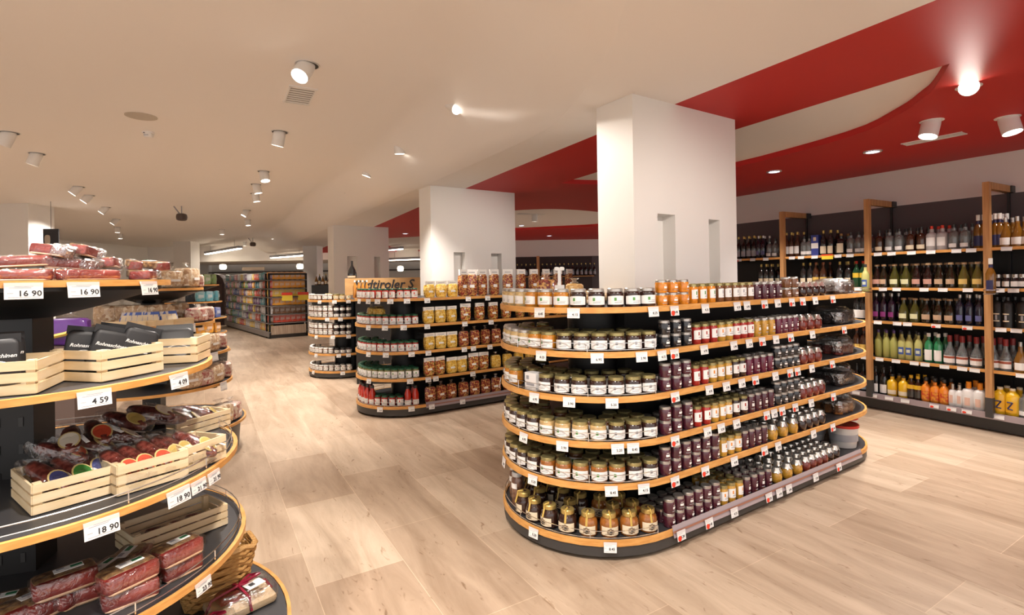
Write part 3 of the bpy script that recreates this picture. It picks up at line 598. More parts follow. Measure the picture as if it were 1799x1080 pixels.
# ------------------------------------------------------------------ islands
class Island:
    def __init__(s, C, R, L, zs, name, label, rails=(), band=.026, core=.42):
        s.C = Vector((C[0], C[1], 0)); s.R = R; s.L = L; s.zs = zs
        s.o = link(name, None, None, s.C); tag(s.o, label, 'shelf island')
        def outline(r, n=18):
            p = [(-r*math.sin(PI*k/n), -r*math.cos(PI*k/n)) for k in range(n+1)]       # near end: from -y side round to +y side
            p = p[::-1]
            q = [(L+r*math.sin(PI*k/n), -r*math.cos(PI*k/n)) for k in range(n+1)]
            return p+q           # counter-clockwise
        s.outline = outline
        pl = MB().prism(outline(R-.006), .022, zs[-1]-band, plinth_m); link('plinth', pl.mesh('plinth'), s.o, (0, 0, 0), AU)
        for x, y in ((-R*.8, -.1), (-R*.3, -R*.72), (L*.3, -R*.8), (L*.8, -R*.8), (-R*.3, R*.7), (L*.5, R*.8)):
            ft = MB().lathe([(.03, 0), (.028, .008), (.01, .012), (.01, .05)], chrome, 10, c=(x, y, 0)); link('leveling_foot', ft.mesh('leveling_foot'), s.o, (0, 0, 0), AU)
        core = MB().box((L/2, 0, (zs[0]+.02)/2), (L-.1, core, zs[0]-.05), black); core.lathe([(.15, .05), (.15, zs[0]-.03)], black, 20)
        for k in range(9): core.box((-.148, -.0, .15+k*.12), (.01, .02, .03), plinth_m)
        link('core_panel', core.mesh('core_panel'), s.o, (0, 0, 0), AU)
        for i, z in enumerate(zs):
            dk = MB().prism(outline(R-.008), z-band*.8, z-.001, deck_m); d = link('shelf', dk.mesh('shelf'), s.o, (0, 0, 0), AU)
            link('wood_edge', MB().band(outline(R), z-band, z+.003, .014, wood_e, True).mesh('wood_edge'), d)
            if i > 0:
                br_ = MB()
                for x in (0, L*.5, L): br_.prism([(x-.01, -.03), (x+.01, -.03), (x+.01, -R+.05), (x-.01, -R+.05)], z-.05, z-band, black)
                link('bracket', br_.mesh('bracket'), d)
            if i in rails:
                rl = MB(); rr = R-.012
                for h in (.012, .045):
                    rl.tube([(-rr*math.sin(t), -rr*math.cos(t), z+h) for t in [PI*(.04+.92*k/24) for k in range(25)]], .0022, chrome)
                for k in (.04, .25, .5, .75, .96): t = PI*k; rl.tube([(-rr*math.sin(t), -rr*math.cos(t), z), (-rr*math.sin(t), -rr*math.cos(t), z+.045)], .0022, chrome, 4)
                link('wire_rail', rl.mesh('wire_rail'), d)
        if band:   # price rail along the long side of the base shelf
            z = zs[-1]; rl = MB(); rl.add([(0.02, -R-.012, z-.035), (L, -R-.012, z-.035), (L, -R+.002, z+.022), (0.02, -R+.002, z+.022)], [(0, 1, 2, 3)], trail)
            rl.add([(0.02, -R-.010, z-.012), (L, -R-.010, z-.012), (L, -R-.0075, z-.002), (0.02, -R-.0075, z-.002)], [(0, 1, 2, 3)], M('rail_stripe', (.32, .14, .09), .4))
            link('price_rail', rl.mesh('price_rail'), s.o, (0, 0, 0), AU)
    def end(s, th, r, z):      # th: degrees, 0 = near-side joint, 90 = front pole, 180 = far side
        t = rad(th); lx, ly = -r*math.sin(t), -r*math.cos(t)
        out = (UU*-math.sin(t)+VV*-math.cos(t)); p = s.C+UU*lx+VV*ly; p.z = z; return p, out
    def side(s, t, inset, z): p = s.C+UU*t+VV*(-s.R+inset); p.z = z; return p
    def t_of(s, px, z, inset=0):
        t = 1.
        for _ in range(6):
            p = s.side(t, inset, z); y = proj(*p)[1]; A = s.side(0, inset, 0); t = hit(px, y, A, UU)
        return t
def face(out): return math.atan2(out.y, out.x)+PI/2
def fill_end(I, si, key_of, dia, rows, where, th0=3, th1=150, inset=.056, group=None, rstep=None, skip=0, stack=1, sh=.07, thmax=None):
    n_at = {}
    for row in range(rows):
        r = I.R-inset-row*(rstep or dia*1.06)
        if r < dia: break
        hi = (thmax[row] if thmax else th1)
        n = max(1, int(rad(hi-th0)*r/(dia*1.03)))
        for k in range(n):
            th = hi-(k+.5)*(hi-th0)/n
            if row and random.random() < skip: continue
            p, out = I.end(th, r, I.zs[si]); px = proj(*p)[0]; key = key_of(px, row, k)
            if not key: continue
            p.x += random.uniform(-.002, .002); p.y += random.uniform(-.002, .002)
            for st in range(stack):
                q = p.copy(); q.z += st*sh
                kd = (row, st); i = n_at.get(kd, 0); n_at[kd] = i+1
                lb = f"{KIND[key][4]}, {nth(i)} from left, {ROW[row]} row, {SH[si]+' shelf' if len(I.zs) > 5 or si < 4 else 'bottom shelf'}, {where}"
                if stack > 1: lb = ['lower ', 'upper '][st]+lb
                put(key, q, face(out)+random.uniform(-.25, .25), lb, group)
def fill_side(I, si, runs, where, rows=1, rowd=.062, group=None, inset=.045):
    idx = {}
    for (x0, x1, key, stack, n) in runs:
        z = I.zs[si]; t0, t1 = I.t_of(x0, z, inset), I.t_of(x1, z, inset)
        for row in range(rows):
            for k in range(n):
                t = t0+(t1-t0)*(k+.5)/n+(.01 if row % 2 else 0)
                for st in range(stack if row == 0 else min(stack, 1)):
                    h_ = KIND[key][2]; hh = {'o_small': .0665, 'k_small': .0725, 'p_small': .0725, 'b_small': .0665}.get(key, .1)
                    p = I.side(t, inset+row*rowd, z+st*hh)
                    kk_ = (row, st, stack, key); i = idx.get(kk_, 0); idx[kk_] = i+1
                    lv = (['lower ', 'upper '][st] if stack > 1 and row == 0 else '')
                    lb = f"{lv}{KIND[key][4]}, {nth(i)} from left, {ROW[row]} row, {SH[si]+' shelf' if len(I.zs) > 5 or si < 4 else 'bottom shelf'}, {where}"
                    put(key, p, AU+random.uniform(-.3, .3), lb, group)
def tags_end(I, si, pxs, where, s0=0):
    z = I.zs[si]
    for i, px in enumerate(pxs):
        best = min(((abs(proj(*I.end(t/2, I.R, z)[0])[0]-px), t/2) for t in range(0, 280)))
        p, out = I.end(best[1], I.R+.001, z-.026)
        price_tag(p, out, f"white price tag, {nth(i)} from left, {SH[si]} shelf edge, {where}", 'price tags on island edges', PR[(s0+si+i) % 6])
def tags_side(I, si, pxs, where, drop=.028):
    z = I.zs[si]
    for i, (px, red) in enumerate(pxs):
        t = I.t_of(px, z-.03, 0); p = I.side(t, -.002 if si < len(I.zs)-1 else -.016, z-drop)
        price_tag(p, -VV, f"{'red dotted' if red else 'plain white'} price tag, {nth(i)} from left, {SH[si]} shelf edge, {where}", 'price tags on island edges', PR[(si+i) % 6], red)

Z1 = [1.245, 1.025, .804, .581, .375, .100]
I1 = Island((.477, 3.075), .552, 2.06, Z1, 'shelf_island', 'near rounded island shelf full of jam and honey jars', rails=(1, 2, 3, 4, 5))
W = 'near island end'
fill_end(I1, 0, lambda x, r, k: 'honey_p' if x < 928 else 'honey_a' if x < 1006 else 'jam_t', .084, 1, W, th1=128, group='jars on near island end')
fill_end(I1, 1, lambda x, r, k: 'honey_p' if x < 925 and r == 0 else 'honey_g' if x < 975 else 'jam_d', .084, 3, W, thmax=[135, 150, 155], group='jars on near island end', skip=.1)
fill_end(I1, 2, lambda x, r, k: None if (r == 0 and 918 < x < 955) else ('jam_d' if r or x > 940 else 'honey_g'), .084, 3, W, th1=150, group='jars on near island end', skip=.2)
fill_end(I1, 3, lambda x, r, k: 'honey_c' if (r == 0 and 955 < x < 1080) else ('jam_d' if r == 0 else 'preserve_b'), .084, 3, W, th1=150, group='jars on near island end', skip=.2)
fill_end(I1, 4, lambda x, r, k: 'jam_d' if r == 0 and (x < 945 or x > 1085) else 'preserve_a' if r == 0 else 'preserve_b', .084, 3, W, th1=150, group='jars on near island end', skip=.12)
fill_end(I1, 5, lambda x, r, k: 'tall_choc' if x < 915 else ('rib_d' if x < 1030 else 'rib_a'), .098, 3, W, th1=140, inset=.07, group='jars on near island end', skip=.25)
# white carton among the third-shelf jars
p, out = I1.end(97, I1.R-.06, Z1[2])
best = min(((abs(proj(*I1.end(t, I1.R-.06, Z1[2])[0])[0]-937), t) for t in range(40, 140)))
p, out = I1.end(best[1], I1.R-.065, Z1[2])
o = link('white_carton', MB().box((0, 0, .045), (.085, .06, .09), M('carton_white', (.85, .84, .84), .5)).mesh('white_carton', smooth=0), None, p, face(out)); tag(o, 'plain white carton among jars, third shelf, near island end', 'box')
link('printed_panel', MB().box((0, -.031, .03), (.06, .001, .012), greyink).box((-.02, -.031, .065), (.02, .001, .02), greyink).mesh('printed_panel'), o)
W = 'near island side'; G1 = 'jars on near island side'
R1 = {0: [(1152, 1209, 'o_small', 2, 3), (1209, 1256, 'o_tall', 1, 3), (1256, 1322, 'b_tall', 1, 5), (1322, 1372, 'p_tall', 1, 4), (1374, 1400, 'b_small', 2, 2), (1402, 1446, 'foil_k', 1, 4)],
 1: [(1157, 1214, 'k_small', 2, 3), (1215, 1259, 'r_tall', 1, 3), (1259, 1286, 'y_tall', 1, 2), (1286, 1322, 'r_tall', 1, 3), (1322, 1360, 'ye_tall', 1, 3), (1361, 1400, 'm_tall', 1, 4), (1401, 1440, 'foil_r', 1, 3)],
 2: [(1159, 1213, 'p_small', 2, 3), (1213, 1244, 'r_tall', 1, 2), (1244, 1284, 'y_tall', 1, 3), (1284, 1308, 'd_tall', 1, 2), (1308, 1357, 'm_tall', 1, 4), (1358, 1401, 'k_small', 2, 4), (1402, 1440, 'foil_r', 1, 3)],
 3: [(1159, 1216, 'p_small', 2, 3), (1216, 1248, 'r_tall', 1, 2), (1248, 1284, 'y_tall', 1, 3), (1284, 1312, 'd_tall', 1, 2), (1312, 1358, 'p_tall', 1, 4), (1358, 1402, 'k_small', 2, 4), (1402, 1445, 'foil_r', 1, 4)],
 4: [(1159, 1262, 'p_small', 2, 6), (1262, 1301, 'y_tall', 1, 3), (1301, 1346, 'p_tall', 1, 4), (1346, 1400, 'foil_y', 1, 3), (1401, 1445, 'foil_k', 1, 4)],
 5: [(1167, 1263, 'p_small', 2, 6), (1263, 1304, 'y_tall', 1, 3), (1304, 1354, 'p_tall', 1, 4), (1354, 1408, 'foil_y', 1, 3), (1408, 1450, 'foil_r', 1, 4), (1450, 1470, 'foil_k', 1, 2)]}
for si, runs in R1.items(): fill_side(I1, si, runs, W, rows=(1, 2, 2, 3, 3, 4)[si], group=G1)
W = 'near island end'
for si, pxs in enumerate(([949, 1008, 1146], [887, 952, 1048, 1126], [879, 940, 1001, 1074], [921, 989, 1084, 1111], [887, 937, 1073, 1130], [939, 1071])): tags_end(I1, si, pxs, W)
W = 'near island side'
for si, pxs in enumerate(([(1183, 1), (1237, 0), (1293, 0), (1310, 0), (1341, 1), (1364, 0), (1389, 1), (1408, 1), (1430, 0), (1461, 1)],
    [(1161, 0), (1183, 1), (1235, 0), (1287, 0), (1314, 0), (1337, 1), (1361, 0), (1387, 1), (1425, 0), (1481, 1)], [(1184, 1), (1244, 0), (1274, 0), (1301, 0), (1325, 1), (1360, 0), (1386, 1), (1399, 1), (1424, 0), (1460, 1)],
    [(1184, 1), (1241, 0), (1265, 0), (1292, 0), (1345, 1), (1358, 0), (1372, 1), (1395, 1), (1423, 0), (1462, 1)], [(1184, 1), (1237, 1), (1288, 0), (1341, 1), (1365, 0), (1427, 0), (1461, 1)],
    [(1191, 1), (1240, 1), (1284, 0), (1345, 1), (1363, 0), (1380, 0), (1427, 0), (1468, 1)])): tags_side(I1, si, pxs, W)
# far end of the near island: shrink-wrapped trays
for si in range(6):
    z = Z1[si]; cm = content(['brown', 'dark', 'rose', 'dark', 'amber', 'dark'][si])
    for q, (px, ins, ang) in enumerate(((1463, .16, 0), (1489, .17, .5))):
        if si == 5: continue
        c = I1.side(I1.t_of(px, z, ins), ins, z); c.z = 0
        if q: c = I1.C+UU*(I1.L+.22)+VV*-.27
        h = .095; fm = MB(); fm.blob((0, 0, h*.58), (.25, .23, h*1.14), film4, 5, .10, sq=.42, seed=si*2+q)
        o = link('wrapped_tray', fm.mesh('wrapped_tray', smooth=25), None, (c.x, c.y, z), AU+ang); tag(o, f"clear film wrapped jar tray, {SH[si]} shelf, {'at the rounded tip' if q else 'before the tip'} of near island", 'tray', 'wrapped trays')
        jm = MB()
        for a in range(3):
            for b in range(3): jm.lathe([(.034, .004), (.036, .06), (.03, .066)], cm, 8, c=(-.075+a*.075, -.07+b*.07, 0)); jm.lathe([(.031, .066), (.031, .08), (.028, .082)], darklid if si % 2 else silverlid, 8, c=(-.075+a*.075, -.07+b*.07, 0))
        t_ = link('jar_pack', jm.mesh('jar_pack'), o); t_['kind'] = 'stuff'
o = None
for k, c in enumerate((Vector((2.47, 3.88, 0)), Vector((2.61, 4.10, 0)), Vector((2.345, 4.07, 0)))):
    b = MB().lathe([(.085, 0), (.10, .14), (.10, .15)], M('bucket_white', (.62, .60, .58), .4), 18); o = link('lidded_bucket', b.mesh('lidded_bucket'), None, (c.x, c.y, Z1[5]+.002)); tag(o, ['white bucket with red lid nearest the base rail', 'white bucket with red lid at the island tip', 'white bucket with red lid behind the other two'][k], 'bucket', 'red lidded buckets')
    link('lid', MB().lathe([(.106, .148), (.106, .166), (.10, .168), (.09, .163), (.02, .163)], M('red_lid', (.55, .03, .015), .4), 18).mesh('lid'), o)
    link('printed_band', MB().wrap(.0985, .05, .10, 3, greyink, 8).mesh('printed_band'), o)

# ------------------------------------------------------------------ bags and packs
def vor(name, c1, c2, c3, sc=90, rough=.35): return M(name, c1, rough, coat=.35, noise=(sc, c2, 'v', (1, 1, 1), c3), bump=.6)
pasta_y = vor('pasta_yellow', (.78, .46, .05), (.85, .64, .20), (.45, .22, .02)); pasta_m = vor('pasta_mixed', (.42, .06, .02), (.75, .50, .14), (.06, .07, .02))
pasta_r = vor('pasta_reddish', (.26, .03, .02), (.62, .34, .10), (.12, .02, .02)); pasta_c = vor('biscuit_cream', (.66, .48, .30), (.82, .70, .54), (.45, .26, .14), 70)
candy = vor('candy_mix', (.60, .38, .32), (.80, .68, .58), (.40, .07, .07), 65)
head_m = M('header_card', (.80, .77, .72), .6)
def bag(key, w_, h, d, mat, header=True, name='pasta_bag', desc='', sticker=True, ears=False):
    b = MB().blob((0, 0, h*.42), (w_*1.06, d, h*.84), mat, 3, .05, sq=.38, seed=len(KIND))
    parts = []
    if header: parts.append(('header_card', MB().box((0, -.008, h*.90), (w_*1.04, .02, h*.22), head_m).box((0, -.0185, h*.90), (w_*.6, .0006, h*.03), greyink), 'folded paper header card'))
    else: parts.append(('gathered_top', MB().lathe([(w_*.28, 0), (w_*.1, h*.08), (w_*.12, h*.1), (w_*.3, h*.2)], film, 10, c=(0, 0, h*.86), sy=.5), 'gathered clear film top'))
    if sticker: parts.append(('sticker', MB().box((0, -d*.5-.001, h*.38), (w_*.45, .001, h*.11), paper), 'small white sticker'))
    reg(key, name, 'bag', b, parts, desc)
bag('by', .115, .17, .06, pasta_y, desc='yellow pasta bag'); bag('bt', .115, .29, .06, pasta_r, desc='tall reddish pasta bag'); bag('bm', .11, .19, .06, pasta_m, desc='multicoloured pasta bag')
bag('bk', .11, .20, .06, pasta_r, header=False, desc='reddish pasta bag without header'); bag('bc', .15, .15, .12, pasta_c, header=False, name='biscuit_bag', desc='cream biscuit bag'); bag('bs', .13, .13, .12, candy, header=False, name='sweets_bag', desc='clear bag of pink sweets')
bag('bb', .115, .17, .06, pasta_y, header=False, desc='yellow pasta bag without header', sticker=False)

# ------------------------------------------------------------------ middle island
zz2 = [1.4-(y-491)/175.7 for y in (525, 572, 620, 668, 717)]
I2 = Island((-1.21, 5.72), .522, 3.0, zz2, 'shelf_island', 'middle rounded island shelf with sauces and pasta bags', rails=(1, 2, 3, 4))
W = 'middle island end'; G2 = 'jars on middle island end'
fill_end(I2, 0, lambda x, r, k: 'sauce_r' if r == 0 else 'sauce_d', .068, 2, W, th1=130, group=G2)
fill_end(I2, 1, lambda x, r, k: 'sauce_r', .068, 2, W, th1=130, group=G2, skip=.3)
fill_end(I2, 2, lambda x, r, k: 'sauce_r', .068, 3, W, th1=135, group=G2, skip=.15)
fill_end(I2, 3, lambda x, r, k: 'sauce_g', .068, 3, W, th1=135, group=G2, skip=.05)
fill_end(I2, 4, lambda x, r, k: 'g2_red' if (x < 655 or x > 715) else 'sauce_r', .072, 2, W, th1=130, group=G2, skip=.1)
for k, px in enumerate((623, 630, 637, 644)):      # bottles behind the top row
    p = PD(px, 500, 5.62); p.z = zz2[0]+.0005; put('g2_white', p, 0, f'amber bottle with white cap, {nth(k)} from left, behind top row, middle island', 'white capped bottles', scale=.72)
for k in range(4):
    p, out = I2.end(150-k*28, .36, zz2[1]); put('bb', p, face(out), f'yellow pasta bag, {nth(k)} from left, back of second shelf, middle island', 'pasta bags behind sauce jars', scale=1.15)
W = 'middle island side'; G2 = 'pasta bags on middle island'
R2 = {0: [(744, 804, 'by', 1, 3), (806, 836, 'bt', 1, 2), (836, 878, 'bt', 1, 2), (880, 1010, 'bt', 1, 6)], 1: [(742, 803, 'by', 1, 3), (805, 900, 'bm', 1, 4), (902, 990, 'bm', 1, 4)],
      2: [(744, 803, 'by', 1, 3), (804, 880, 'bk', 1, 4), (882, 960, 'bk', 1, 4)], 3: [(744, 782, 'bm', 1, 2), (784, 820, 'by', 1, 2), (822, 858, 'bm', 1, 2), (860, 940, 'bb', 1, 4)], 4: [(746, 802, 'bt', 1, 3), (804, 880, 'bk', 1, 4), (882, 940, 'bk', 1, 3)]}
for si, runs in R2.items():
    if si in (4,): runs = [(a, b, 'bk' if c == 'bt' else c, d, e) for a, b, c, d, e in runs]
    fill_side(I2, si, runs, W, rows=1, group=G2, inset=.05)
W = 'middle island end'
for si, pxs in enumerate(([632, 648, 664, 686, 715], [648, 677, 709], [648, 678, 723], [649, 720], [668, 723])): tags_end(I2, si, pxs, W, 2)
W = 'middle island side'
for si, pxs in enumerate(([(750, 0), (822, 0), (856, 0)], [(750, 0), (816, 0), (862, 0)], [(752, 0), (815, 0), (831, 0), (860, 0)], [(752, 0), (765, 0), (830, 0)], [(757, 0), (811, 0)])): tags_side(I2, si, pxs, W)
# ------------------------------------------------------------------ far small island
zz3 = [1.4-(y-492.7)/123.8 for y in (527, 558, 589, 622, 653)]
I3 = Island((-2.565, 7.85), .52, 2.4, zz3, 'shelf_island', 'far rounded island shelf with small white labelled jars', rails=(1, 2, 3, 4), core=.1)
W = 'far island end'; G3 = 'jars on far island end'
for si in range(5):
    fill_end(I3, si, (lambda x, r, k: 'g3o' if x > 582 else 'g3') if si == 0 else (lambda x, r, k: 'g3' if x < 590 else 'g3d') if si < 4 else (lambda x, r, k: 'g3'), .075, 2 if si else 1, W, th1=125, group=G3, skip=.1, stack=2 if si in (1, 2) else 1, sh=.086, inset=.05)
for si, pxs in enumerate(([549, 562, 588, 612], [575, 598], [556, 585, 612], [556, 595, 612], [551, 602])): tags_end(I3, si, pxs, W, 1)
for k in range(5):
    p, out = I3.end(140-k*26, .25, zz3[0]); put('g3o', p, face(out), f'yellow jar behind the top row, {nth(k)} from left, far island', 'jars behind top row of far island')

# things on top of the near island, behind its jars
z = Z1[0]+.001
def on_top(px, py, key_or_none, **k): pass
def top_pt(px, inset):
    t = I1.t_of(px, z, inset); return I1.side(t, inset, z)
bag('tbag', .11, .17, .08, pasta_r, header=False, name='fruit_bag', desc='x'); bag('tbag2', .10, .14, .08, vor('noodle', (.62, .36, .12), (.75, .52, .24), (.4, .2, .05), 50), header=False, name='biscuit_bag', desc='x')
for px, th_, r_, key, lb in ((960, 118, .30, 'tbag', 'clear bag of reddish dried fruit behind honey jars, near island top'), (1010, 150, .20, 'tbag2', 'clear bag of golden biscuits behind honey jars, near island top')):
    best = min(((abs(proj(*I1.end(t, r_, z)[0])[0]-px), t) for t in range(60, 180))); p, out = I1.end(best[1], r_, z); put(key, p, face(Vector((-.1, -1, 0))), lb)
p = PD(983, 500, 2.86); o = link('shelf_sign_holder', MB().box((0, 0, .055), (.052, .02, .11), paper).box((0, 0, .14), (.018, .004, .12), paper).mesh('shelf_sign_holder'), None, (p.x, p.y, z)); tag(o, 'white paper bundle tied with a ribbon bow, near island top', 'packet')
link('bow', MB().blob((-.014, 0, .20), (.03, .012, .022), whitelid, 2).blob((.014, 0, .20), (.03, .012, .022), whitelid, 2).mesh('bow'), o)
for k, (px, inset, dz) in enumerate(((1035, .43, 0), (1062, .42, .022), (1048, .55, .044), (1090, .50, .0), (1075, .60, .022))):
    p = PD(px, 495, 3.0+.05*k); d = Vector((p.x, p.y, 0))
    tr = MB().blob((0, 0, .014), (.17, .10, .026), M('flatbread', (.66, .42, .18), .6, noise=(40, (.80, .62, .38), 'n')), 3, .04, sq=.5, seed=k)
    o = link('flatbread_pack', tr.mesh('flatbread_pack'), None, (d.x-.05, d.y-.08+.02*k, z+dz), .2*k); tag(o, ['flat pack of crispbread at the bottom beside the column', 'flat pack of crispbread second in the pile', 'flat pack of crispbread on top of the pile', 'flat pack of crispbread against the near column', 'flat pack of crispbread laid across behind dark jars'][k], 'packet', 'crispbread packs')
    link('clear_wrap', MB().blob((0, 0, .015), (.18, .11, .03), film, 3, .05, sq=.5, seed=k).mesh('clear_wrap'), o)

# wooden sign, big bottle
YS = 7.0
a, b = PD(612, 487, YS), PD(750, 487, YS+.0)
zt = PD(675, 488, YS).z
sg = MB().box(((a.x+b.x)/2, YS, zt-.11), (b.x-a.x, .30, .22), M('sign_wood', (.60, .36, .15), .5, noise=(3, (.52, .30, .12), 'n', (1, 1, 6))))
o = link('wooden_sign_box', sg.mesh('wooden_sign_box', smooth=0)); tag(o, 'long light wooden box carrying dark ornate lettering behind middle island', 'sign')
o2 = link('sign_stand', MB().box(((a.x+b.x)/2, YS+.05, (zt-.22)/2), ((b.x-a.x)*.8, .2, zt-.221), black).mesh('sign_stand'), o)
tm = text_mesh('Südtiroler S', .165, ink, .002, shear=.25); t_ = link('painted_lettering', tm, o, ((a.x+b.x)/2-.02, YS-.153, zt-.09)); t_['label'] = 'dark ornate painted lettering'
p = PD(616, 487, YS)
o = link('wine_bottle', MB().lathe([(.055, 0), (.06, .01), (.06, .07), (.05, .11), (.018, .17), (.014, .22)], kk, 16).mesh('wine_bottle'), None, (p.x+.02, YS, zt)); tag(o, 'large dark wine bottle standing on the wooden sign box', 'bottle')
link('foil_cap', MB().lathe([(.016, .19), (.016, .235), (.012, .24)], kk, 12).mesh('foil_cap'), o)
link('paper_label', MB().wrap(.0608, .01, .035, 2.2, M('dim_label', (.5, .4, .3), .6), 8).mesh('paper_label'), o)

# ------------------------------------------------------------------ wall shelving on the right
F0 = P(1630, 738, 0); dep = abs((F0-WA).dot(WN)); WU = Vector((wd.x, wd.y, 0)); IN = -WN
if (F0-WA).dot(WN) < 0: dep = -dep
zw = [PD(1630, y, F0.y).z for y in (440, 505.5, 568, 637)]+[.165]
def tw(px, y=520): return hit(px, y, F0, WU)
posts = [tw(1378, 500), tw(1528, 520), tw(1738, 520)]
bays = [(tw(1240), posts[0]), (posts[0], posts[1]), (posts[1], posts[2]), (posts[2], posts[2]+1.3)]
AW = math.atan2(WU.y, WU.x); 
bayname = ['behind the near column', 'between the first two wooden posts', 'between second and third wooden posts', 'right of the last wooden post']
post_o = {}
for bi, (t0, t1) in enumerate(bays):
    o = link('wall_shelf_bay', None, None, F0+WU*((t0+t1)/2)); tag(o, 'black wall shelf bay with wooden shelf edges '+bayname[bi], 'shelf unit', 'bottle shelf bays'); L = t1-t0
    sgn = 1 if (Vector((-WU.y, WU.x, 0))).dot(IN) > 0 else -1
    bp_ = MB().box((0, sgn*(dep-.02), zw[0]/2), (L, .02, zw[0]-.05), black); link('back_panel', bp_.mesh('back_panel', smooth=0), o, (0, 0, 0), AW)
    link('plinth', MB().box((0, sgn*(dep/2+.02), .06), (L, dep-.06, .10), plinth_m).mesh('plinth', smooth=0), o, (0, 0, 0), AW)
    for i, z_ in enumerate(zw):
        s = link('shelf_board', MB().box((0, sgn*(dep/2), z_-.012), (L-.02, dep-.02, .02), deck_m).mesh('shelf_board', smooth=0), o, (0, 0, 0), AW)
        if i < 4: link('wood_edge', MB().box((0, sgn*-.002, z_-.012), (L-.04, .018, .026), wood_e).mesh('wood_edge', smooth=0), s)
        else: link('price_rail', MB().box((0, sgn*-.006, z_-.02), (L, .012, .055), trail).mesh('price_rail', smooth=0), s)
    if bi < 3:
        zt_ = PD([1378, 1528, 1738][bi], [372, 350, 320][bi], (F0+WU*t1).y).z
        pm = MB().box((L/2, sgn*-.02, (zt_+.30)/2), (.045, .05, zt_-.30), post_m); po = link('wooden_post', pm.mesh('wooden_post', smooth=0), o, (0, 0, 0), AW); po['label'] = 'light wooden post'
        link('top_arm', MB().box((L/2, sgn*(dep/2-.0), zt_-.03), (.045, dep-.03, .06), post_m).mesh('top_arm', smooth=0), po)
        link('post_foot', MB().box((L/2, sgn*-.02, .22), (.05, .055, .17), plinth_m).mesh('post_foot', smooth=0), po)
        link('wall_upright', MB().box((L/2, sgn*(dep-.05), zt_/2), (.02, .02, zt_-.02), black).box((L/2, sgn*(dep-.05), zt_-.03), (.07, .08, .06), plinth_m).mesh('wall_upright', smooth=0), po)
WROWS = [
 [('w_dark', (1298, 1307, 1316, 1325)), ('w_navy', (1333, 1341)), ('w_clear', (1352, 1362)), ('w_white', (1382, 1391, 1401)), ('w_clear', (1413, 1422)), ('w_box', (1434,)), ('w_gold', (1447, 1460)), ('w_square', (1478,)), ('w_clear', (1495, 1509, 1519)),
  ('w_brown', (1545,)), ('w_clear', (1563, 1580)), ('w_brown', (1600, 1619)), ('w_pink', (1637, 1656)), ('w_clear', (1676, 1696)), ('w_blue', (1719, 1729, 1749, 1757)), ('w_amber', (1767, 1788, 1806))],
 [('w_gold', (1338, 1347, 1356, 1412, 1424)), ('w_bitter', (1434, 1447)), ('w_gold', (1476, 1491)), ('w_green', (1505, 1517)), ('dr', (1541,)), ('db', (1553,)), ('dw', (1572, 1592)), ('dr', (1611, 1631)), ('db', (1651, 1671)), ('dy', (1694, 1718)), ('w_small', (1753, 1769, 1784, 1797))],
 [('w_wlabel', (1506, 1516)), ('w_purple', (1540, 1553, 1567)), ('dw', (1588, 1608)), ('db', (1628, 1649, 1669)), ('w_navy', (1687, 1704, 1721)), ('w_black', (1752, 1771, 1797))],
 [('w_bitter', (1506, 1518)), ('w_lime', (1544, 1558, 1571)), ('w_oval', (1585, 1598, 1614)), ('w_mint', (1632, 1649)), ('w_grappa', (1669, 1691, 1716, 1745, 1767)), ('w_amber', (1793,))],
 [('w_land', (1506, 1517)), ('w_wlabel', (1539, 1553)), ('w_advo', (1568, 1588)), ('w_choc', (1601, 1613)), ('w_bomb', (1627, 1643, 1659)), ('w_milks', (1674, 1686)), ('w_milk', (1702, 1722)), ('w_z', (1757, 1779)), ('w_clear', (1800,))]]
for si, row in enumerate(WROWS):
    cnt = {}
    for key, pxs in row:
        for px in pxs:
            z_ = zw[si]; A = F0+IN*.065
            yy = [440, 505, 568, 637, 705][si]-20
            for rw in ((0, 1) if key not in ('w_box',) else (0,)):
                t = hit(px, yy, A, WU); p = A+WU*t+IN*(.105*rw)+WU*(.015*rw); p.z = z_+.0005
                c = cnt.get((key, rw), 0); cnt[(key, rw)] = c+1
                put(key, p, AW+(0 if sgn > 0 else PI)+random.uniform(-.15, .15), f"{KIND[key][4]}, {nth(c)} from left, {ROW[rw]} row, {SH[si] if si < 4 else 'bottom'} wall shelf", 'bottles on the right wall')
WT = [[(1300, 1), (1324, 0), (1347, 0), (1393, 0), (1409, 0), (1433, 0), (1474, 0), (1495, 0), (1544, 0), (1568, 0), (1603, 0), (1637, 0), (1682, 0), (1708, 0), (1770, 0)],
 [(1509, 0), (1553, 0), (1577, 0), (1625, 0), (1658, 0), (1702, 0), (1757, 0), (1782, 0)], [(1512, 0), (1544, 0), (1578, 0), (1596, 0), (1646, 1), (1701, 1), (1760, 0), (1787, 0)],
 [(1521, 0), (1547, 0), (1576, 0), (1608, 0), (1627, 0), (1661, 0), (1692, 0), (1714, 0), (1796, 0)], [(1506, 0), (1536, 0), (1564, 0), (1592, 0), (1643, 1), (1673, 1), (1700, 1), (1756, 0)]]
for si, l_ in enumerate(WT):
    for i, (px, red) in enumerate(l_):
        t = hit(px, [445, 508, 572, 642, 715][si], F0, WU); p = F0+WU*t+WN*.014; p.z = zw[si]-.018
        price_tag(p, WN, f"{'red dotted' if red else 'small white'} price tag, {nth(i)} from left, {SH[si] if si < 4 else 'bottom'} shelf edge, right wall", 'price tags on the right wall', None, red, sc=(1.15, 1, .7))
p = F0+WU*tw(1455, 455)+WN*.018; p.z = zw[0]-.02
o = link('promotion_card', MB().box((0, 0, 0), (.12, .002, .055), M('yellow_card', (.85, .65, .05), .5)).box((0, -.002, .02), (.12, .001, .014), redink).mesh('promotion_card'), None, p, AW); tag(o, 'yellow and red promotion card on top wall shelf edge', 'sign')
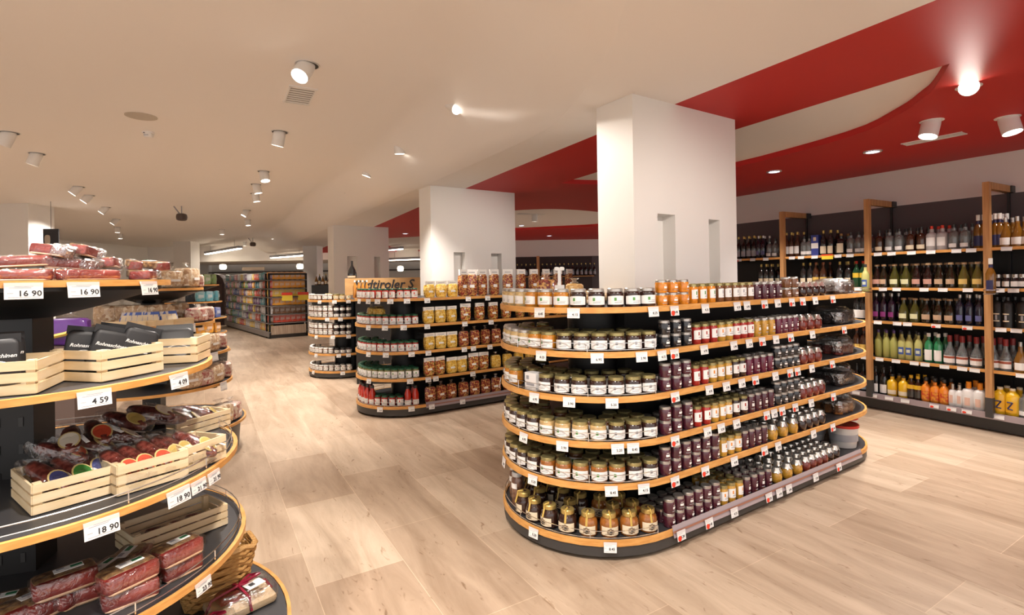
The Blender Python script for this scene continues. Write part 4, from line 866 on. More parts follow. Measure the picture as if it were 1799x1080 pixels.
for px, py, key, lb in ((1521, 512, 'w_oval', 'green yellow bottle held on the second wooden post'), (1741, 515, 'w_blue', 'amber bottle held in a ring on the third wooden post')):
    t = hit(px, py, F0+WN*.12, WU); p = F0+WN*.12+WU*t; p.z = PD(px, py, p.y).z; put(key, p, AW, lb)
    rg = MB().tube([(.05*math.cos(a), .05*math.sin(a), .03) for a in [2*PI*k/12 for k in range(13)]], .003, chrome, 4).tube([(0, .045, .0), (0, .09, .0)], .004, chrome, 4).box((0, 0, -.004), (.08, .08, .006), chrome)
    o = link('bottle_bracket', rg.mesh('bottle_bracket'), None, p-Vector((0, 0, .002)), AW); tag(o, 'steel bottle bracket '+('on the second wooden post' if px < 1600 else 'on the third wooden post'), 'bracket')
# far bit of the wall shelving, seen between the columns
pf = Vector((.6, 14.66, 0)); L = 3.4
o = link('wall_shelf_bay', None, None, pf); tag(o, 'distant dark wall shelf bay seen between middle and near columns', 'shelf unit')
link('back_panel', MB().box((0, .20, 1.0), (L, .02, 1.96), M('dark_panel', (.03, .014, .012), .5)).mesh('back_panel', smooth=0), o)
link('shelf_board', MB().box((0, 0, 1.42), (L, .36, .02), wood_e).mesh('shelf_board', smooth=0), o)
link('wooden_post', MB().box((.13, -.2, 1.0), (.08, .06, 2.0), post_m).mesh('wooden_post', smooth=0), o)
for k in range(18):
    p = PD(909+k*7.6+(6 if k > 4 else 0), 470, 14.6); p.z = 1.4305
    put('w_dark', p, 0, f'{"gold necked" if k < 5 else "dark"} bottle, {nth(k if k < 5 else k-5)} from left on the distant shelf between columns', 'distant bottles between columns', scale=1.25)
for (x0, x1, lb) in ((560, 577, 'between far pillar and far column'),):
    c = PD((x0+x1)/2, 495, 13); o = link('bottle_shelf', MB().box((c.x, 13, .65), (.5, .3, 1.3), black).mesh('bottle_shelf', smooth=0)); tag(o, 'dark distant bottle shelf '+lb, 'shelf unit')
    for k in range(5): put('w_gold' if k % 2 else 'w_amber', (c.x-.16+k*.08, 12.95, 1.3), 0, f'distant bottle, {nth(k)} from left, {lb}', 'distant bottles by the far column')

# ------------------------------------------------------------------ snack shelf unit in the distance
c0 = P(473, 595, 0); cL = P(396, 572, 0); cR = P(545, 590, 0)
sd = (cL-c0); sl = sd.length; sd.normalize(); ed = Vector((-sd.y, sd.x, 0)); 
if ed.x < 0: ed = -ed
ew = hit(541, 588, c0, ed); hS = PD(473, 480, c0.y).z
o = link('snack_shelf_unit', None, None, c0); tag(o, 'distant dark aisle shelf unit filled with colourful snack packs', 'shelf unit')
asn = math.atan2(sd.y, sd.x); sg_ = 1 if Vector((-sd.y, sd.x, 0)).dot(ed) > 0 else -1
link('core_panel', MB().box((sl/2, sg_*ew/2, hS/2), (sl-.5, .06, hS-.04), black).box((.3, sg_*ew/2, hS/2), (.04, ew, hS), black).mesh('core_panel', smooth=0), o, (0, 0, 0), asn)
link('side_post', MB().box((.03, sg_*.02, hS/2), (.05, .04, hS), black).box((.03, sg_*(ew-.02), hS/2), (.05, .04, hS), black).box((.03, sg_*ew/2, hS-.02), (.05, ew, .04), black).mesh('side_post', smooth=0), o, (0, 0, 0), asn)
for k in range(7):
    z_ = .16+k*(hS-.32)/6
    link('shelf_board', MB().box((sl/2, sg_*ew/2, z_-.012), (sl, ew, .02), M('light_metal', (.22, .20, .19), .4)).mesh('shelf_board', smooth=0), o, (0, 0, 0), asn)
link('base_rail', MB().box((sl/2, sg_*-.01, .10), (sl, .03, .12), M('light_metal', (.22, .20, .19), .4)).box((sl/2, sg_*ew/2, .05), (sl-.05, ew-.05, .1), plinth_m).mesh('base_rail', smooth=0), o, (0, 0, 0), asn)
link('wire_basket_panel', MB().box((-.01, sg_*ew/2, .2), (.02, ew*.9, .22), M('striped_board', (.62, .50, .38), .6, noise=(30, (.30, .2, .14), 'n', (1, 8, .1)))).mesh('wire_basket_panel', smooth=0), o, (0, 0, 0), asn)
pc = [('blue', (.08, .14, .42)), ('white', (.65, .64, .66)), ('orange', (.90, .42, .05)), ('green', (.22, .36, .10)), ('purple', (.22, .10, .26)), ('red', (.72, .09, .05)), ('yellow', (.90, .66, .10)), ('pink', (.66, .30, .36)), ('teal', (.10, .35, .42)), ('brown', (.2, .1, .05))]
for nm, c in pc:
    b = MB().blob((0, 0, .085), (.15, .08, .17), M('pack_'+nm, c, .35, coat=.4, noise=(22, tuple(min(1, k*.55+.22) for k in c), 'v')), 2, .05, sq=.35)
    reg('pk_'+nm, 'snack_pack', 'packet', b, [('printed_panel', MB().box((0, -.042, .09), (.08, .002, .05), M('pp_'+nm, tuple(min(1, k*.4+.4) for k in c), .5)), None)], nm+' snack pack')
rnd = random.Random(3)
for k in range(7):
    cnt = {}; z_ = .16+k*(hS-.32)/6; n = 20
    for i in range(n):
        far = 1-i/n
        ch = ['blue', 'white', 'green', 'teal', 'pink'] if far > .6 else ['orange', 'yellow', 'white', 'green', 'purple']
        if far < .35: ch = ['purple', 'white', 'brown', 'red', 'teal']
        if k == 0 and far < .8: ch = ['red', 'yellow', 'orange', 'white']
        nm = rnd.choice(ch); t = sl*(n-i-.5)/n
        p = c0+sd*t+ed*.07; p.z = z_; cnt[nm] = cnt.get(nm, -1)+1
        put('pk_'+nm, p, math.atan2(-ed.y, -ed.x)+PI/2+rnd.uniform(-.2, .2), f"{nm} snack pack, {nth(cnt[nm])} of its colour from left, {(SH[:5]+['sixth', 'bottom'])[6-k]} shelf of distant snack unit", 'snack packs on the distant aisle unit', scale=(1.5, 1, rnd.uniform(.95, 1.2)))
for k, (nm, rows_) in enumerate((('red', 2), ('brown', 3), ('orange', 4), ('yellow', 5), ('orange', 6), ('orange', 7))):
    for i in range(7):
        nn = nm if rnd.random() < .7 else rnd.choice(['orange', 'brown', 'yellow']); z_ = .16+(k+1)*(hS-.32)/6
        p = c0+sd*.10+ed*(ew*(i+.6)/7.2); p.z = z_
        put('pk_'+nm, p, asn+PI/2+(PI if math.cos(asn+PI/2-math.atan2(-1, 0)-PI/2) < 0 else 0), f"{nm} crisp pack, {nth(i)} from left, {['lowest', 'second lowest', 'third lowest', 'third highest', 'second highest', 'highest'][k]} end shelf of distant snack unit", 'crisp packs on the aisle unit end', scale=(1.15, 1, 1.15))
for i in range(2):
    p = c0+ed*(ew*(.45+.42*i))-sd*.06; p.z = 1.02
    o = link('promotion_card', MB().box((0, 0, 0), (.26, .01, .2), M('yellow_card', (.85, .65, .05), .5)).box((0, -.006, .07), (.26, .004, .07), redink).mesh('promotion_card', smooth=0), None, p, .1); tag(o, ['yellow promotion card on the middle of the snack unit end', 'yellow promotion card at the right of the snack unit end'][i], 'sign', 'yellow promotion cards')
c_ = P(376, 560, 0); 
arch = [(-.55, 0), (.55, 0), (.55, 1.25), (.45, 1.42), (.25, 1.53), (0, 1.57), (-.25, 1.53), (-.45, 1.42), (-.55, 1.25)]
mb = MB(); mb.prism(arch, 0, .5, M('dark_brown_wood', (.035, .015, .012), .5)); me = mb.mesh('arched_cabinet', smooth=0); me.transform(Matrix.Rotation(PI/2, 4, 'X')); o = link('arched_cabinet', me, None, (PD(373, 500, 16.8).x, 17.2, 0)); o.scale = (.62, .6, 1.08); tag(o, 'dark brown arched cabinet beside the distant snack unit', 'cabinet')
link('door', MB().box((0, -.51, .65), (.8, .02, 1.2), M('dark_brown_wood2', (.05, .022, .018), .5)).mesh('door', smooth=0), o)
o = link('hanging_sign', MB().box((0, 0, 0), (.24, .02, .36), ink).mesh('hanging_sign', smooth=0), None, PD(90, 421, 8.6), .1); tag(o, 'black hanging sign with pale figure beside the left pillar', 'sign')
link('pale_figure', MB().blob((-.05, -.012, 0), (.09, .004, .16), M('figure_beige', (.45, .38, .3), .6), 3).mesh('pale_figure'), o)
link('hanging_wire', MB().tube([(0, 0, .18), (0, 0, 2.8-PD(90, 421, 8.6).z)], .004, ink, 4).mesh('hanging_wire'), o)

# ------------------------------------------------------------------ round display stands at left
class Stand:
    def __init__(s, C, Rs, zs, label, rails=(), pw=.125, band=.018, bowl=.10):
        s.C = Vector((*C, 0)); s.Rs = Rs; s.zs = zs; o = s.o = link('round_display_stand', None, None, s.C); tag(o, label, 'display stand')
        post = MB().box((0, 0, zs[0]/2), (pw, pw, zs[0]-.02), black)
        for k in range(14):
            for x in (-.03, .03): post.box((x, -pw/2-.001, .1+k*(zs[0]-.2)/14), (.012, .003, .03), plinth_m)
        link('centre_post', post.mesh('centre_post', smooth=0), o, (0, 0, 0), .3)
        link('base', MB().lathe([(Rs[-1]-.06, .0), (Rs[-1]-.04, zs[-1]-band)], plinth_m, 40).mesh('base'), o)
        for i, (R, z) in enumerate(zip(Rs, zs)):
            d = link('shelf', MB().lathe([(R-.016, z-band), (R-.016, z), (.02, z)], deck_m, 56).mesh('shelf'), o)
            c = [(R*math.cos(2*PI*k/64), R*math.sin(2*PI*k/64)) for k in range(64)]
            link('wood_edge', MB().band(c, z-band, z+.002, .014, wood_e, True).mesh('wood_edge'), d)
            if i == 0: link('support_bowl', MB().lathe([(pw*.7, z-band-bowl), (R*.55, z-band-bowl*.62), (R*.93, z-band-.012), (R*.93, z-band)], black, 40).mesh('support_bowl'), d)
            else: link('support_arm', MB().box((0, 0, z-band-.012), (R*1.8, .03, .024), black).box((0, 0, z-band-.012), (.03, R*1.8, .024), black).mesh('support_arm', smooth=0), d)
            if i in rails:
                rl = MB(); rr = R-.02
                for h in (.012, .036): rl.tube([(rr*math.cos(2*PI*k/56), rr*math.sin(2*PI*k/56), z+h) for k in range(57)], .0022, chrome)
                for k in range(14): t = 2*PI*k/14; rl.tube([(rr*math.cos(t), rr*math.sin(t), z), (rr*math.cos(t), rr*math.sin(t), z+.036)], .0022, chrome, 4)
                link('wire_rail', rl.mesh('wire_rail'), d)
    def at(s, i, px, inset, dz=0):
        """point on the near arc of shelf i at picture column px; returns point and outward direction"""
        z = s.zs[i]+dz; R = s.Rs[i]-inset
        rx = ray(px, proj(s.C.x, s.C.y-R, z)[1])[0]; d = Vector((rx, 1, 0)).normalized(); b = d.dot(s.C); q = b*b-(s.C.length_squared-R*R)
        t = b-math.sqrt(q) if q > 0 else b
        p = d*t; out = (p-s.C).normalized(); p.z = z; return p, out
A = Stand((-1.624, 1.697), (.416, .546, .626, .65, .805), (1.412, 1.114, .787, .484, .103), 'near round display stand with hams, salami and wooden crates', rails=(2, 3))
B = Stand((-2.92, 4.18), (.356, .436, .54, .56, .66), (1.36, 1.08, .84, .59, .26), 'second round display stand with biscuit bags', rails=())
D = Stand((PD(335, 500, 8.3).x, 8.3), (.40, .44, .50, .50, .55), (1.37, 1.1, .84, .6, .3), 'third small distant round display stand with blue packs')
# kinds: ham, salami bag, pouch, crate
meat = M('ham_meat', (.16, .012, .010), .32, coat=.4, noise=(9, (.32, .05, .038), 'n', (1, 6, 6)), bump=.15); rind = M('ham_rind', (.10, .045, .02), .45, coat=.4, noise=(40, (.30, .17, .07), 'n'), bump=.5); fat = M('ham_fat', (.66, .42, .26), .35, coat=.5)
def ham(key, white=False):
    b = MB().blob((0, 0, .024), (.165, .085, .048), meat, 4, .015, sq=.28, seed=len(KIND))
    pr = [('rind', MB().blob((0, .012, .033), (.163, .075, .036), rind, 4, .04, sq=.3, seed=4), 'dark herb crusted rind'), ('fat_layer', MB().blob((0, -.003, .004), (.158, .083, .009), fat, 3, 0, sq=.3), 'pale fat layer'),
          ('clear_wrap', MB().blob((0, 0, .026), (.185, .098, .054), film2, 4, .09, sq=.35, seed=8), 'shiny vacuum film')]
    lb_ = MB().box((.01, .01, .0535), (.075, .03, .0012), paper).box((.03, .012, .0545), (.03, .014, .0008), M('label_green', (.02, .16, .07), .5)).box((-.01, .016, .0545), (.02, .012, .0008), greyink)
    pr.append(('paper_label', lb_, 'white label with green strip'))
    if white: pr.append(('paper_wrap', MB().blob((.06, -.002, .028), (.09, .105, .062), film3, 4, .3, sq=.6, seed=2), 'crumpled clear wrapping'))
    reg(key, 'ham_pack', 'ham', b, pr, 'x')
ham('ham'); ham('hamw', True)
salm = M('salami', (.075, .008, .006), .32, coat=.4, noise=(60, (.22, .05, .035), 'n'), bump=.3)
for key, c in (('sal_b', (.05, .06, .20)), ('sal_g', (.04, .20, .03)), ('sal_o', (.55, .07, .03)), ('sal_y', (.5, .36, .1)), ('sal_w', (.7, .62, .5))):
    b = MB().blob((0, 0, .024), (.052, .17, .045), salm, 4, .05, sq=.85, seed=3)
    st_ = MB(); oc = M('oval_'+key, c, .4)
    st_.lathe([(.027, -.0006), (.027, .0006)], M('oval_rim', (.62, .48, .2), .4), 16, sy=1.2, mtx=Matrix.Translation((0, -.042, .045)) @ Matrix.Rotation(.35, 4, 'X'))
    st_.lathe([(.023, -.0006), (.023, .0012)], oc, 16, sy=1.2, mtx=Matrix.Translation((0, -.042, .0455)) @ Matrix.Rotation(.35, 4, 'X'))
    pr = [('oval_label', st_, None), ('clear_bag', MB().blob((0, 0, .024), (.078, .21, .056), film2, 3, .1, sq=.6, seed=5), 'clear vacuum bag'), ('price_strip', MB().box((.034, -.05, .043), (.010, .06, .0012), paper, rz=.3), 'white price strip')]
    reg(key, 'salami_bag', 'salami', b, pr, 'x')
pouch_m = M('matt_black_pouch', (.016, .016, .018), .5)
b = MB().blob((0, 0, .075), (.115, .045, .15), pouch_m, 4, .03, sq=.3, seed=1); b.box((0, 0, .15), (.118, .006, .03), pouch_m)
g = MB()
g.tube([(-.008, -.019, .112), (-.008, -.019, .122), (.0, -.019, .124), (.004, -.019, .116), (.010, -.019, .125)], .0014, paper, 4)
g.tube([(-.035+.07*k/14, -.0235, .066+.012*(1-((k-7)/7)**2)) for k in range(15)], .0012, paper, 4)
tx1 = MB(); 
reg('pouch', 'black_pouch', 'pouch', b, [('printed_emblem', g, None)], 'x')
for w_, sz, zz_, mt in (('Rohnaschinen', .017, .094, paper), ('Carne di manzo', .0105, .062, paper)):
    tm_ = text_mesh(w_, sz, mt, .0008, shear=.3).copy(); tm_.transform(Matrix.Translation((0, -.0232, zz_))); KIND['pouch'][3].append(('printed_lettering', tm_, None))
def crate_mb(w_, d, h, n=3, th=.005):
    out = []; sh_ = h/n*.78
    for side, (ln, off, ax) in {'front_slat': (w_, -d/2, 0), 'back_slat': (w_, d/2, 0), 'left_slat': (d, -w_/2, 1), 'right_slat': (d, w_/2, 1)}.items():
        m_ = MB()
        for k in range(n):
            z_ = h*(k+.5)/n
            m_.box((0, off, z_) if ax == 0 else (off, 0, z_), (ln, th, sh_) if ax == 0 else (th, ln, sh_), crate_w)
        out.append(('side_panel', m_, None))
    for x in (-1, 1):
        for y in (-1, 1): out.append(('corner_post', MB().box((x*(w_/2-.012), y*(d/2-.012), h/2), (.018, .018, h*.98), crate_w), None))
    return MB().box((0, 0, .004), (w_-.004, d-.004, .006), crate_w), out
CR = []
def crate(K, Lp, Rp, z_, wl, wr, h, label):
    """corner towards the viewer at picture point K, legs towards Lp and Rp of length wl, wr"""
    k = P(*K, z_); r = P(*Rp, z_)-k; r.normalize(); q = P(*Lp, z_)-k; q.normalize(); q = Vector((q.y, -q.x, 0)); r = (r+q*(1 if q.dot(r) > 0 else -1)).normalized(); l = Vector((-r.y, r.x, 0))
    if l.dot(P(*Lp, z_)-k) < 0: l = -l
    c = k+r*wr/2+l*wl/2
    b_, ps = crate_mb(wr, wl, h); key = f'crate{len(CR)}'; reg(key, 'wooden_crate', 'crate', b_, ps, 'x')
    rz = math.atan2(r.y, r.x); o = put(key, (c.x, c.y, z_+.001), rz, label, 'small slatted wooden crates'); CR.append((c, r, l, wr, wl)); return c, r, l
g_ = 'small slatted wooden crates'
z2, z3, z4, z5 = A.zs[1:]
c1 = crate((64, 693), (0, 697), (97, 665), z2, .24, .20, .092, 'pale slatted crate with black pouches at the photo edge, second shelf of near stand')
c2 = crate((178, 673), (97, 668), (286, 650), z2, .19, .20, .095, 'pale slatted crate with corner forward, second shelf of near stand')
c3 = crate((346, 637), (286, 640), (366, 626), z2, .15, .16, .092, 'pale slatted crate farthest along the second shelf of near stand')
c4 = crate((57, 908), (0, 885), (198, 873), z3, .22, .195, .085, 'pale slatted crate with green labelled salami, third shelf of near stand')
c5 = crate((207, 874), (180, 850), (325, 836), z3, .19, .185, .09, 'pale slatted crate with orange labelled salami, third shelf of near stand')
c6 = crate((330, 832), (310, 820), (398, 782), z3, .15, .15, .085, 'pale slatted crate behind the steel rail, third shelf of near stand')
c7 = crate((310, 775), (280, 770), (402, 745), z3, .15, .24, .07, 'pale slatted crate with dark long salami, back of third shelf, near stand')
c8 = crate((236, 985), (190, 960), (410, 922), z4, .16, .30, .08, 'pale wooden crate behind the hams, fourth shelf of near stand')
def inside(cr, u, v, dz, key, rz, label, group, tilt=(0, 0), sc=1):
    c, r, l = cr; p = c+r*u+l*v
    base = face(Vector((-p.x, -p.y, 0)))-1.0 if key == 'pouch' else math.atan2(r.y, r.x)
    p.z = (z2 if cr in (c1, c2, c3) else z3 if cr in (c4, c5, c6, c7) else z4)+.01+dz
    return put(key, p, 0, label, group, eul=(tilt[0], tilt[1], base+rz), scale=sc)
gp = 'black snack pouches'
for k, (cr, u, v, rz, ty, lb) in enumerate(((c1, -.045, -.02, 1.0, .0, 'black pouch at the front of the crate by the photo edge'), (c1, .04, .0, 1.35, .05, 'black pouch behind the first one in the crate by the photo edge'), (c1, -.02, .08, 1.0, 0, 'black pouch at the outer side of the crate by the photo edge'),
        (c2, -.055, .045, 1.15, .18, 'black pouch leaning leftmost in the corner-forward crate'), (c2, -.03, -.005, 1.2, .3, 'tallest black pouch leaning in the corner-forward crate'), (c2, .035, -.035, 1.2, .35, 'black pouch leaning rightmost in the corner-forward crate'), (c2, .04, .05, .9, .2, 'black pouch standing at the back of the corner-forward crate'))):
    inside(cr, u, v, .01, 'pouch', rz, lb, gp, (-.12, ty), .84)
for k, (u, v) in enumerate(((-.03, .0), (.035, .02))): inside(c3, u, v, -.03, 'pouch', 1.1, ['dark pouch lying left in the farthest crate', 'dark pouch lying right in the farthest crate'][k], gp, (-.5, 0))
gs = 'packed salami in crates'
for k, (cr, u, v, key, lb) in enumerate(((c4, -.05, .0, 'sal_b', 'salami with blue oval label, leftmost in the third shelf crate'), (c4, .005, .005, 'sal_g', 'salami with green oval label, third shelf crate'), (c4, .055, .03, 'sal_b', 'salami with blue oval label beside the green one'), (c4, .0, .06, 'sal_w', 'salami lying at the back of the green label crate'),
        (c5, -.065, 0, 'sal_o', 'first salami with orange oval label in the crate'), (c5, -.02, .01, 'sal_o', 'second salami with orange oval label in the crate'), (c5, .03, .01, 'sal_o', 'third salami with orange oval label in the crate'), (c5, .075, .03, 'sal_y', 'salami with golden oval label in the crate corner'), (c6, .0, 0, 'sal_y', 'salami with golden label behind the steel rail'), (c6, -.05, .03, 'sal_y', 'dark salami with golden label next to the orange ones'), (c7, -.05, .0, 'sal_w', 'long dark salami leaning in the back crate'), (c7, .03, .0, 'sal_y', 'long dark salami with yellow label in the back crate'), (c7, -.0, .03, 'sal_w', 'dark salami deepest in the back crate'))):
    inside(cr, u, v-.01, .035 if cr is not c7 else .03, key, .35-.02*k if cr is not c7 else .9, lb, gs, (.42, .0))
for k, (u, v) in enumerate(((-.09, 0), (-.03, .01), (.04, .0), (.10, .01))): inside(c8, u, v, .0, 'sal_w', 1.0, f'small dark sausage, {nth(k)} from left, in the fourth shelf crate', 'dark sausages in fourth shelf crate', (.1, 0), .7)
# loose dark salami behind the crates of the third shelf
for q, (px_, w_) in enumerate(((150, .22), (262, .16))):
    p, out = A.at(2, px_, .34); o = link('display_riser', MB().box((0, 0, .045), (w_, .10, .09), black).box((0, -.052, .06), (w_, .004, .06), plinth_m).mesh('display_riser', smooth=0), None, (p.x, p.y, z3+.001), face(out)); tag(o, ['black riser box behind the green label crate', 'black riser box behind the orange label crate'][q], 'box')
for k in range(9):
    p, out = A.at(2, 105+k*23, .33+.015*(k % 2)); p.z += .085+.03*(k % 2); put(['sal_o', 'sal_w', 'sal_y'][k % 3], p, 0, f'dark packed salami heaped behind the crates, {nth(k)} from left, third shelf', 'salami heap behind the crates', eul=(.25, .1*(-1)**k, face(out)+.5*(-1)**k))
gh = 'vacuum packed hams'
def ham_at(L, R, z_, dz, label, key='ham'):
    a, b = P(*L, z_+dz), P(*R, z_+dz); d = b-a; ln = d.length; d.normalize(); n = Vector((-d.y, d.x, 0)); c = (a+b)/2+n*.042*ln/.165; c.z = z_+dz
    s_ = ln/.165; put(key, c, 0, label, gh, eul=(0, 0, math.atan2(d.y, d.x)), scale=(s_, max(s_, .9), 1.0))
ham_at((65, 1088), (183, 1049), z4, .001, 'lower ham of the first stack, fourth shelf, near stand'); ham_at((58, 1065), (176, 1022), z4, .051, 'upper ham of the first stack with white label, fourth shelf')
ham_at((180, 1082), (283, 1043), z4, .001, 'lower ham of the middle stack, fourth shelf, near stand'); ham_at((188, 1053), (284, 1007), z4, .051, 'upper ham of the middle stack with green strip label')
ham_at((289, 1027), (358, 993), z4, .001, 'lower ham of the stack nearest the rail, fourth shelf'); ham_at((287, 1003), (360, 966), z4, .051, 'upper ham of the stack nearest the rail, fourth shelf')
ham_at((-70, 1110), (44, 1083), z4, .001, 'ham at the photo edge, fourth shelf, near stand')
for k in range(5):
    p, out = A.at(3, 60+k*42, .27); put('ham', p, 0, f'dark packed ham in the shade behind the stacks, {nth(k)} from left', 'hams in the shade of fourth shelf', eul=(0, 0, face(out)+.3))
for k, (px, lv, key, dr, lb, sc) in enumerate(((25, 0, 'ham', 0, 'lower ham at the photo edge, top of near stand', 1.0), (150, 0, 'ham', 0, 'lower ham between the two large price tags, top of near stand', 1.0), (253, 0, 'hamw', .1, 'lower ham with crumpled pale wrapping, top of near stand', .85),
        (28, 1, 'ham', .1, 'upper ham at the photo edge, top of near stand', .95), (118, 1, 'hamw', -.05, 'upper ham with white wrapped end, top of near stand', .8), (190, 1, 'hamw', .3, 'upper ham in crinkled film, top of near stand', .7), (235, 1, 'ham', .2, 'short upper ham before the last one, top of near stand', .5), (270, 1, 'ham', .3, 'last upper ham at the tip, top of near stand', .7),
        (150, 2, 'hamw', .2, 'topmost ham of the pile with pale film, near stand', .6), (90, 2, 'hamw', -.3, 'topmost flat ham pack with yellowish film, near stand', .6), (92, 0, 'hamw', .3, 'dark ham pack squeezed between two lower hams', .45))):
    p, out = A.at(0, px, .07 if lv == 0 else .10); p.z = A.zs[0]+.001+[0, .036, .072][lv]
    put(key, p, 0, lb, 'hams on top of near stand', eul=((0, .10, .16)[lv]*(-1)**k, (0, .07, .14)[lv]*(-1)**(k//2), face(out)+dr*(1+lv)), scale=(sc, sc, .68))
# A bottom shelf: basket and wrapped board
pk = P(376, 1045, .31); 
bk_ = MB(); wm = M('wicker', (.42, .20, .05), .55, noise=(60, (.62, .36, .12), 'n', (1, 1, 8)), bump=.6)
for k in range(13):
    t = k/12; s_ = .75+.3*t; zz_ = .005+.19*t
    pts = [(math.copysign(abs(math.cos(a))**.4, math.cos(a))*.14*s_, math.copysign(abs(math.sin(a))**.4, math.sin(a))*.075*s_+.004*math.sin(a*9+k*PI), zz_+.004*math.sin(a*9+k*PI)) for a in [2*PI*i/36 for i in range(37)]]
    bk_.tube(pts, .009 if k < 12 else .012, wm, 5)
bk_.box((0, 0, .01), (.2, .10, .012), wm)
pc_ = P(385, 1000, .22); o = link('wicker_basket', bk_.mesh('wicker_basket'), None, (pc_.x-.02, pc_.y+.0, z5+.002), .75); tag(o, 'brown wicker basket on the bottom shelf of near stand', 'basket')
a, b = P(403, 1075, .15), P(470, 1045, .15); d = (b-a).normalized(); c = (P(378, 1040, .15)+P(403, 1075, .15)+P(470, 1045, .15)+P(430, 1010, .15))/4
def board(c, rz, label):
    bd = MB().blob((0, 0, .014), (.235, .19, .028), M('board_beech', (.68, .50, .30), .5), 3, 0, sq=.2); o = link('wrapped_board', bd.mesh('wrapped_board'), None, (c.x, c.y, z5+.003), rz); tag(o, label, 'gift board')
    link('speck_slice', MB().blob((-.02, .02, .04), (.12, .1, .03), meat, 3, .1, sq=.5).mesh('speck_slice'), o); link('clear_wrap', MB().blob((0, 0, .03), (.25, .20, .07), film, 4, .07, sq=.35).mesh('clear_wrap', smooth=80), o)
    link('red_ribbon', MB().tube([(-.125, .0, .01), (-.1, .005, .055), (0, .01, .07), (.1, 0, .055), (.125, 0, .01)], .006, M('wine_ribbon', (.30, .01, .04), .35), 5).tube([(.01, -.1, .01), (.01, -.08, .055), (0, .01, .07), (-.01, .08, .055), (-.01, .1, .01)], .006, M('wine_ribbon', (.3, .01, .04), .35), 5).tube([(0, .01, .072), (.05, .04, .08), (.09, .03, .075), (0, .01, .07)], .006, MATS['wine_ribbon'], 5).mesh('red_ribbon'), o)
    link('paper_label', MB().box((.05, -.02, .067), (.07, .05, .002), paper, rz=.2).box((.04, -.02, .069), (.02, .02, .001), ink, rz=.2).mesh('paper_label'), o)
board(c, math.atan2(d.y, d.x), 'film wrapped wooden board with wine red ribbon, bottom shelf of near stand')
c2_ = c+Vector((-.02, -.24, 0)); board(c2_, math.atan2(d.y, d.x)-.2, 'second wrapped board cut by the bottom edge of the photo')
# tags on stand A
def big_tag(i, px, s, label, wpx, sc=1.0):
    sc *= .74 if px < 340 else .6
    p, out = A.at(i, px, 0, -.028); p = p+out*.006
    m_ = MB().box((0, 0, 0), (.105*sc, .0016, .056*sc), paper).box((0, .001, .026*sc), (.106*sc, .004, .010), M('tag_clip2', (.72, .62, .58), .4))
    o = link('price_tag', m_.mesh('price_tag', smooth=0), None, p, 0); o.rotation_euler = (-.12, 0, face(out)); tag(o, label, 'price tag', 'large price tags of near stand')
    if s: link('printed_price', text_mesh(s, .029*sc, ink), o, (.012, -.0012, -.006))
    l = MB()
    for z_, x, w2 in ((.014, -.01, .06), (.019, .0, .05), (-.006, -.036, .016), (-.021, 0, .085)): l.box((x*sc, -.0012, z_*sc), (w2*sc, .0005, .0012), greyink)
    link('printed_line', l.mesh('printed_line', smooth=0), o)
for i, px, s, lb, sc in ((0, 42, '16 90', 'large price tag reading 16 90 nearest the photo edge, top shelf', 1), (0, 146, '16 90', 'large price tag reading 16 90 in the middle of top shelf edge', 1), (0, 260, '16 90', 'large price tag reading 16 90 near the tip of top shelf', 1),
        (1, 166, '4 59', 'price tag reading 4 59 on second shelf edge', 1), (1, 314, '4 09', 'angled price tag reading 4 09 on second shelf edge', 1), (2, 180, '18 90', 'price tag reading 18 90 on third shelf edge below green label salami', 1),
        (2, 315, '18 90', 'price tag reading 18 90 beside the reddish divider, third shelf edge', 1), (2, 350, '21 90', 'price tag reading 21 90 between two others, third shelf edge', 1), (2, 377, '21 90', 'price tag reading 21 90 farthest on third shelf edge', 1), (3, 360, '23 90', 'price tag above the wicker basket, fourth shelf edge', 1)):
    big_tag(i, px, s, lb, 60, sc)
# stand B goods
gb = 'bags on second round stand'
blu = M('blue_white_pack', (.04, .12, .50), .4, coat=.3, noise=(14, (.75, .72, .68), 'v'))
reg('bpk', 'wafer_pack', 'packet', MB().box((0, 0, .045), (.075, .03, .11), blu), [('printed_panel', MB().box((0, -.016, .05), (.06, .001, .05), paper2), None)], 'x')
reg('tray', 'crate_tray', 'tray', MB().box((0, 0, .003), (.26, .12, .006), crate_w), [('side_panel', MB().box((0, -.06, .024), (.26, .005, .046), crate_w).box((0, .06, .024), (.26, .005, .046), crate_w).box((-.13, 0, .024), (.005, .12, .046), crate_w).box((.13, 0, .024), (.005, .12, .046), crate_w), None)], 'x')
def bput(i, px, inset, key, label, dz=0, sc=1, jz=0):
    p, out = B.at(i, px, inset); p.z += dz; return put(key, p, face(out)+jz, label, gb, scale=sc)
bput(0, 328, .1, 'bc', 'gathered cream biscuit bag on top of second stand', sc=1.3); bput(0, 300, .12, 'bc', 'second biscuit bag half behind hams on second stand top', sc=1.1); bput(0, 345, .12, 'bs', 'bag with red bow at the tip of second stand top')
for k, px in enumerate((228, 268, 302)):
    pp = bput(1, px, .07, 'tray', f'small pale crate tray, {nth(k)} from left, second shelf of second stand')
    for j in range(3 if k == 0 else 2):
        q, out = B.at(1, px-9+j*11, .07); q.z += .012; put('bpk', q, 0, f'leaning blue and white wafer pack, {nth(j)} in the {nth(k)} tray, second stand', 'wafer packs in trays', eul=(-.5, 0, face(out)))
for k, px in enumerate((345, 362)): bput(1, px, .10, 'bs', f'bag of pink sweets, {nth(k)} from left, second shelf of second stand', sc=1.1)
for k, px in enumerate((185, 215, 245, 280, 315)): bput(1, px, .27, 'bc', f'cream biscuit bag in the back, {nth(k)} from left, second shelf of second stand', sc=1.25)
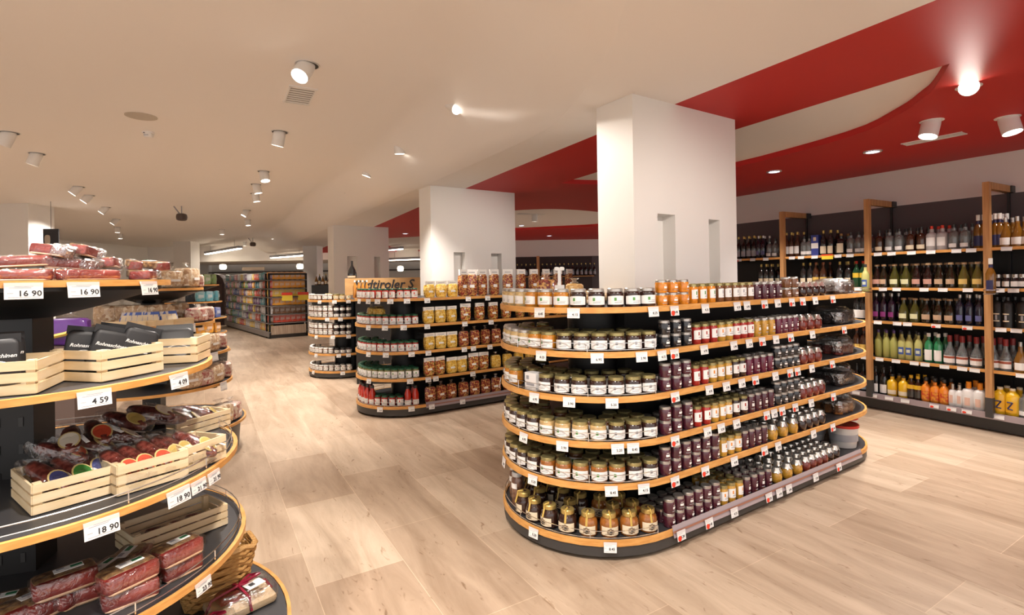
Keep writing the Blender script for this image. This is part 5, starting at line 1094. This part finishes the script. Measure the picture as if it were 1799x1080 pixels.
for k, px in enumerate((345, 365, 384)): bput(2, px, .10, 'bs' if k != 1 else 'bc', f'goods bag, {nth(k)} from left, third shelf of second stand', sc=1.15)
for k, px in enumerate((215, 250, 285)): bput(2, px, .12, 'bc', f'biscuit bag seen over the crates, {nth(k)} from left, second stand', sc=1.0)
for k, px in enumerate((330, 352, 372, 392)): bput(3, px, .09, 'bs' if k % 2 else 'bc', f'gift bag, {nth(k)} from left, fourth shelf of second stand', sc=1.2)
for k, px in enumerate((300, 330, 360, 385, 405)): bput(4, px, .10, 'bc' if k % 2 else 'bs', f'goods bag, {nth(k)} from left, bottom shelf of second stand', sc=1.3)
for k, (i, px) in enumerate(((1, 333), (3, 392), (2, 375))):
    p, out = B.at(i, px, -.004, -.03); price_tag(p, out, ['price tag on second shelf of second stand', 'white price tag on fourth shelf of second stand', 'white price tag on third shelf of second stand'][k], 'tags of second stand', None, False, 1.4)
bag('purple', .20, .19, .07, M('purple_foil', (.10, .02, .22), .3, coat=.6), header=False, name='chocolate_bag', desc='x', sticker=False)
p = PD(120, 560, 2.9); q = Vector((p.x, p.y, .80)); 
o = put('purple', (PD(122, 560, 3.0).x, 3.0, B.zs[1]-.03), .3, 'shiny purple bag with yellow swoosh behind the black pouches')
link('yellow_swoosh', MB().tube([(-.09, -.045, .05), (0, -.05, .07), (.08, -.045, .10)], .012, M('swoosh_yellow', (.75, .5, .1), .5), 5).mesh('yellow_swoosh'), o)
o2 = link('display_plinth', MB().box((PD(122, 560, 3.0).x, 3.0, (B.zs[1]-.03)/2), (.3, .3, B.zs[1]-.032), M('plinth_brown', (.08, .05, .04), .6)).mesh('display_plinth', smooth=0)); tag(o2, 'dark plinth carrying the purple bag behind near stand', 'plinth')
for i in range(4):
    for k, px in enumerate((352, 366, 380)):
        p, out = D.at(i, px-(4 if i == 0 else 0), .08); put(['pk_green', 'pk_teal', 'pk_blue', 'pk_orange'][i], p, face(out), f"{['green', 'teal', 'blue', 'orange'][i]} pack, {nth(k)} from left on the distant round stand", 'packs on distant round stand')
